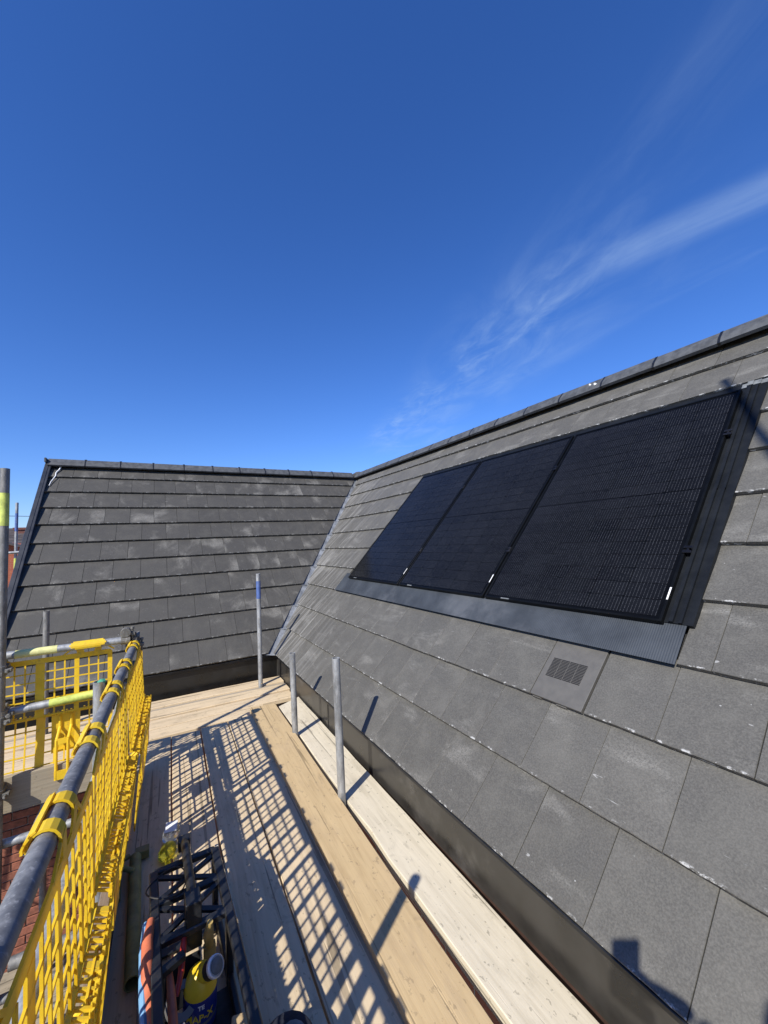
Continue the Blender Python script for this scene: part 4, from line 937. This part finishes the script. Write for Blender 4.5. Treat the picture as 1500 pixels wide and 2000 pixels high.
# clear plastic container
cb = thing('plastic_container', (-1.165, -2.475, DZ + 0.002), 'clear and yellow plastic container lying beyond the black tote', 'container', None, (0, 0, math.radians(-8)))
def pouch(y0, y1, w, h):
    mb = MB(); n = 14; prof = [(0.0, 0.35), (0.15, 0.85), (0.5, 1.0), (0.85, 0.85), (1.0, 0.35)]; vs = []; fs = []
    for t, k in prof:
        for i in range(n): a = 2 * PI * i / n; vs.append((math.cos(a) * w * k / 2, y0 + (y1 - y0) * t, h / 2 + math.sin(a) * h * k / 2))
    for j in range(len(prof) - 1):
        for i in range(n): fs.append((j * n + i, j * n + (i + 1) % n, (j + 1) * n + (i + 1) % n, (j + 1) * n + i))
    fs += [tuple(range(n - 1, -1, -1)), tuple((len(prof) - 1) * n + i for i in range(n))]
    return mb.add(vs, fs)
pouch(0.0, 0.15, 0.085, 0.055).build('clear_part', M['clear'], cb, smooth=True)
mb = MB(); mb.b2((-.030, .035, .0555), (.030, .125, .058)); mb.build('paper_label', M['white'], cb, bevel=.001)
pouch(-0.135, -0.004, 0.085, 0.05).build('yellow_part', M['clear_yellow'], cb, smooth=True)
mb = MB(); mb.tube([(0.01, -.135, .025), (0.015, -.175, .028)], [.016, .014], 12); mb.build('spout', M['clear_yellow'], cb, smooth=True)
# thin white stick by the gap, timber offcut, navy pouch
mb = MB(); mb.box((-0.938, -2.86, DZ + 0.008), (0.016, 0.50, 0.012), Euler((0, 0, 0.035)).to_matrix()); tag(mb.build('wood_batten', M['board_pale'], bevel=.001), 'thin pale batten lying along the gap right of the tote', 'batten')
mb = MB(); mb.box((-0.985, -3.62, DZ + 0.03), (0.085, 0.17, 0.055), Euler((0, 0, -0.25)).to_matrix()); tag(mb.build('timber_offcut', M['board_brown'], bevel=.003), 'small brown timber offcut at the bottom edge between tote and navy pouch', 'offcut')
np_ = thing('tool_pouch', (-0.880, -3.735, DZ), 'dark navy rounded pouch with a grey patch at the bottom edge', 'tool pouch')
mb = MB(); n = 18; prof = [(0.0, 0.080, 0.080), (0.05, 0.090, 0.090), (0.09, 0.088, 0.085), (0.115, 0.074, 0.072), (0.125, 0.046, 0.045)]
vs = [(math.cos(2 * PI * i / n) * a, math.sin(2 * PI * i / n) * b, z) for z, a, b in prof for i in range(n)]
fs = [(j * n + i, j * n + (i + 1) % n, (j + 1) * n + (i + 1) % n, (j + 1) * n + i) for j in range(4) for i in range(n)] + [tuple(range(n - 1, -1, -1)), tuple(4 * n + i for i in range(n))]
mb.add(vs, fs).build('pouch_body', M['navy'], np_, smooth=True)
mb = MB(); mb.lathe([(0.040, 0), (0.042, 0.006), (0.026, 0.014)], (0.015, -0.02, 0.122), 14, (0.1, -.2, 1)); mb.build('grey_patch', M['grey_rubber'], np_, smooth=True)
mb = MB(); mb.beam((-.02, .084, .03), (-.02, .06, .115), .012, .006, (0, 1, 0)); mb.build('strap', M['navy'], np_)

# ------------------------------------------------------------------ the photographer (only the shadow reaches the picture)
def skin_mesh(name, verts, edges, mat, parent, sub=2, rootv=0):
    me = bpy.data.meshes.new(name); me.from_pydata([v[0] for v in verts], edges, []); me.materials.append(mat)
    o = link(name, me, parent); sk = o.modifiers.new('skin', 'SKIN'); sk.use_smooth_shade = True
    for i, v in enumerate(verts): me.skin_vertices[0].data[i].radius = v[1] if isinstance(v[1], tuple) else (v[1], v[1]); me.skin_vertices[0].data[i].use_root = (i == rootv)
    ss = o.modifiers.new('sub', 'SUBSURF'); ss.levels = sub; ss.render_levels = sub; return o
feet = Vector((-1.10, -5.56, DZ))
pr = thing('person', feet, 'person in dark work clothes standing behind the camera holding up a phone', 'person')
def L_(p): return Vector(p) - feet
hd = Vector((-1.24, -5.50, 1.395))
V = [(L_((-1.12, -5.56, 0.66)), (.15, .11)), (L_((-1.13, -5.57, 0.88)), (.145, .105)), (L_((-1.15, -5.56, 1.10)), (.17, .11)), (L_((-1.17, -5.55, 1.20)), (.10, .08)), (L_((-1.20, -5.53, 1.28)), .055), (L_((-1.22, -5.52, 1.34)), .06),
     (L_((-1.03, -5.60, 0.60)), .085), (L_((-1.02, -5.56, 0.18)), .058), (L_((-1.01, -5.60, -0.22)), .042), (L_((-0.98, -5.49, -0.255)), .035),
     (L_((-1.21, -5.54, 0.60)), .085), (L_((-1.22, -5.50, 0.18)), .058), (L_((-1.22, -5.56, -0.22)), .042), (L_((-1.19, -5.44, -0.255)), .035),
     (L_((-1.00, -5.62, 1.17)), .060), (L_((-1.03, -5.48, 0.93)), .044), (L_((-1.10, -5.28, 1.06)), .032), (L_((-1.12, -5.17, 1.17)), .028),
     (L_((-1.33, -5.47, 1.17)), .062), (L_((-1.36, -5.36, 0.93)), .046), (L_((-1.28, -5.20, 1.10)), .034), (L_((-1.235, -5.14, 1.17)), .028)]
E_ = [(0, 1), (1, 2), (2, 3), (3, 4), (4, 5), (0, 6), (6, 7), (7, 8), (8, 9), (0, 10), (10, 11), (11, 12), (12, 13), (2, 14), (14, 15), (15, 16), (16, 17), (2, 18), (18, 19), (19, 20), (20, 21)]
skin_mesh('body', V, E_, M['cloth'], pr)
mb = MB(); vs = []; n, m_ = 18, 12
for j in range(m_ + 1):
    ph = PI * j / m_; z = math.cos(ph)
    for i in range(n):
        a = 2 * PI * i / n; x, y = math.sin(ph) * math.cos(a), math.sin(ph) * math.sin(a)
        k = 1.0 - 0.16 * max(0, -z) ** 1.3; nose = 0.018 * max(0, 1 - ((z + 0.1) / 0.28) ** 2) * max(0, 1 - (x / 0.22) ** 2) if y > 0.5 else 0
        vs.append((x * 0.076 * k, y * 0.098 * k + nose, z * 0.122))
mb.add(vs, [(j * n + i, j * n + (i + 1) % n, (j + 1) * n + (i + 1) % n, (j + 1) * n + i) for j in range(m_) for i in range(n)])
ho = mb.build('head', M['skin'], pr, smooth=True); ho.location = L_(hd); ho.rotation_euler = (math.radians(-12), 0, math.radians(-30))
mb = MB(); vs = [(x * 1.07, y * 1.06 - 0.006, z * 1.06) for x, y, z in vs]
mb.add(vs, [f for f in [(j * n + i, j * n + (i + 1) % n, (j + 1) * n + (i + 1) % n, (j + 1) * n + i) for j in range(m_) for i in range(n)] if sum(vs[i][2] for i in f) / 4 > 0.03 + 0.55 * max(-0.09, sum(vs[i][1] for i in f) / 4)])
mb.build('hair', M['hair'], ho, smooth=True)
for sx in (-1, 1):
    mb = MB(); mb.lathe([(0.010, 0), (0.008, 0.006)], (sx * 0.028, 0.088, 0.012), 10, (0, 1, 0)); mb.build('eye', M['white'], ho)
    mb = MB(); mb.lathe([(0.024, -0.004), (0.020, 0.008)], (sx * 0.074, -0.005, 0.0), 10, (sx, 0.2, 0)); mb.build('ear', M['skin'], ho)
mb = MB(); mb.box((0, 0.089, -0.055), (0.04, 0.012, 0.010)); mb.build('mouth', M['red'], ho, bevel=.003)
# phone just behind the lens
phc = CAM - fw * 0.014
Rp = Matrix((rt, -dn, -fw)).transposed()
ph_ = MB(); ph_.box((0, 0, 0), (0.084, 0.155, 0.011))
po = ph_.build('phone', M['black'], bevel=0.003); po.matrix_basis = Matrix.Translation(phc + rt * (-0.014) + dn * 0.046) @ Rp.to_4x4(); tag(po, 'dark phone held up behind the lens whose shadow falls on the roof tiles', 'phone')
def hand(side, wrist):
    """palm with four unequal curled fingers and a side thumb closing on the phone's edge"""
    e = phc + rt * (-0.012 + side * 0.040) + dn * 0.102 - fw * 0.006; w = Vector(wrist)
    pv = [(w, .024), (w.lerp(e, 0.45) + rt * side * 0.012, (.030, .018)), (w.lerp(e, 0.75) + rt * side * 0.014, (.032, .016))]; ed = [(0, 1), (1, 2)]
    for f in range(4):
        b = e + rt * side * 0.012 - dn * (0.028 - f * 0.019); i0 = len(pv)
        ln = (0.85, 1.0, 0.95, 0.75)[f]
        pv += [(b - fw * 0.004, .0085), (b + rt * (-side * 0.006) + fw * 0.012, .0080), (b + rt * (-side * 0.026 * ln) + fw * 0.013 * 0 - fw * 0.010, .0070)]
        ed += [(2, i0), (i0, i0 + 1), (i0 + 1, i0 + 2)]
    i0 = len(pv); tb = w.lerp(e, 0.6) - fw * 0.012
    pv += [(tb - rt * side * 0.004, .012), (e - rt * side * 0.012 - fw * 0.022 + dn * 0.01, .010), (e - rt * side * 0.026 - fw * 0.024 - dn * 0.008, .008)]
    ed += [(1, i0), (i0, i0 + 1), (i0 + 1, i0 + 2)]
    skin_mesh('hand', [(p - feet, r) for p, r in pv], ed, M['skin'], pr, 1)
hand(1, (-1.12, -5.17, 1.17)); hand(-1, (-1.235, -5.14, 1.17))

# ------------------------------------------------------------------ neighbours on the left
nh = thing('brick_house', (-8.2, 22, GZ), 'red brick neighbour house with dark tiled roof and chimneys beyond the left verge', 'house')
def npar(o): o.parent = nh; o.matrix_parent_inverse = Matrix.Translation(-Vector(nh.location)); return o
HY = 17.0
# near range: gable towards us, its roof slope falling to the right, long range behind
mb = MB(); gx0, gx1, ex, rz_, ez = -11.0, -5.35, -5.35, 1.98, 1.55
mb.add([(-12.5, HY, GZ), (-4.7, HY, GZ), (-4.7, HY, 1.20), (-6.9, HY, 1.95), (-12.5, HY, 1.95), (-12.5, HY + 5, GZ), (-4.7, HY + 5, GZ), (-4.7, HY + 5, 1.20), (-6.9, HY + 5, 1.95), (-12.5, HY + 5, 1.95)],
       [(0, 1, 2, 3, 4), (9, 8, 7, 6, 5), (1, 6, 7, 2), (2, 7, 8, 3), (3, 8, 9, 4), (0, 4, 9, 5)]); npar(mb.build('wall', M['brick_far']))
mb = MB()
for i in range(10):      # back range roof in courses facing us
    y0_, z0_ = HY + 5 + i * 0.30, 1.50 + i * 0.145; mb.box((-8, y0_, z0_ + 0.03), (12, 0.36, 0.05), Euler((0.42, 0, 0)).to_matrix())
npar(mb.build('roof', M['far_tile']))
mb = MB(); mb.beam((-6.9, HY - .05, 1.99), (-4.5, HY - .05, 1.16), 0.5, 0.08, (0, 0, 1)); mb.beam((-12.5, HY - .05, 1.99), (-6.85, HY - .05, 1.99), 0.5, 0.08); npar(mb.build('verge_tiles', M['far_tile']))
def chimney(x, y, z, w, h, pots):
    mb = MB(); mb.b2((x - w / 2, y - .35, z - 1.5), (x + w / 2, y + .35, z + h)); mb.b2((x - w / 2 - .05, y - .4, z + h), (x + w / 2 + .05, y + .4, z + h + .12)); c = npar(mb.build('chimney', M['far_clay']))
    for p in pots:
        q = MB(); q.lathe([(0.14, 0), (0.12, 0.3), (0.16, 0.34), (0.16, 0.40), (0.10, 0.42)], (x + p, y, z + h + .12), 10); q.build('chimney_pot', M['far_clay'], c)
chimney(-7.55, HY + 7.5, 2.45, 1.15, 0.35, ())
chimney(-6.45, HY + 7.5, 2.25, 0.62, 0.15, (0.0,))
chimney(-6.05, HY + 9.5, 3.2, 0.5, 0.45, (0.0,))
far_p = pole('standard_tube', [(-3.66, 5.25, GZ + .02), (-3.60, 5.2, 2.36)], M['steel'], 'distant grey upright with a blue band beyond the left verge of the wing',
     bands=[(-GZ - .02 + 1.80, -GZ - .02 + 2.15, M['paint_blue']), (-GZ - .02 + 0.95, -GZ - .02 + 1.28, M['paint_lime'])])
pole('guard_rail_tube', [(-5.5, 5.15, 1.33), (-3.35, 5.15, 1.40)], M['steel'], 'distant sideways rail crossing the far blue banded upright')
cu = MB(); pts = []
for i in range(21):
    t = i / 20; x = -30 + 40 * t; pts.append((x, 30 + 2 * t, 5.05 - 1.1 * t - 4 * 0.4 * t * (1 - t)))
cu.tube(pts, 0.02, 6); tag(cu.build('overhead_cable', M['wire'], smooth=True), 'thin dark overhead cable crossing the sky beyond the left verge', 'cable')
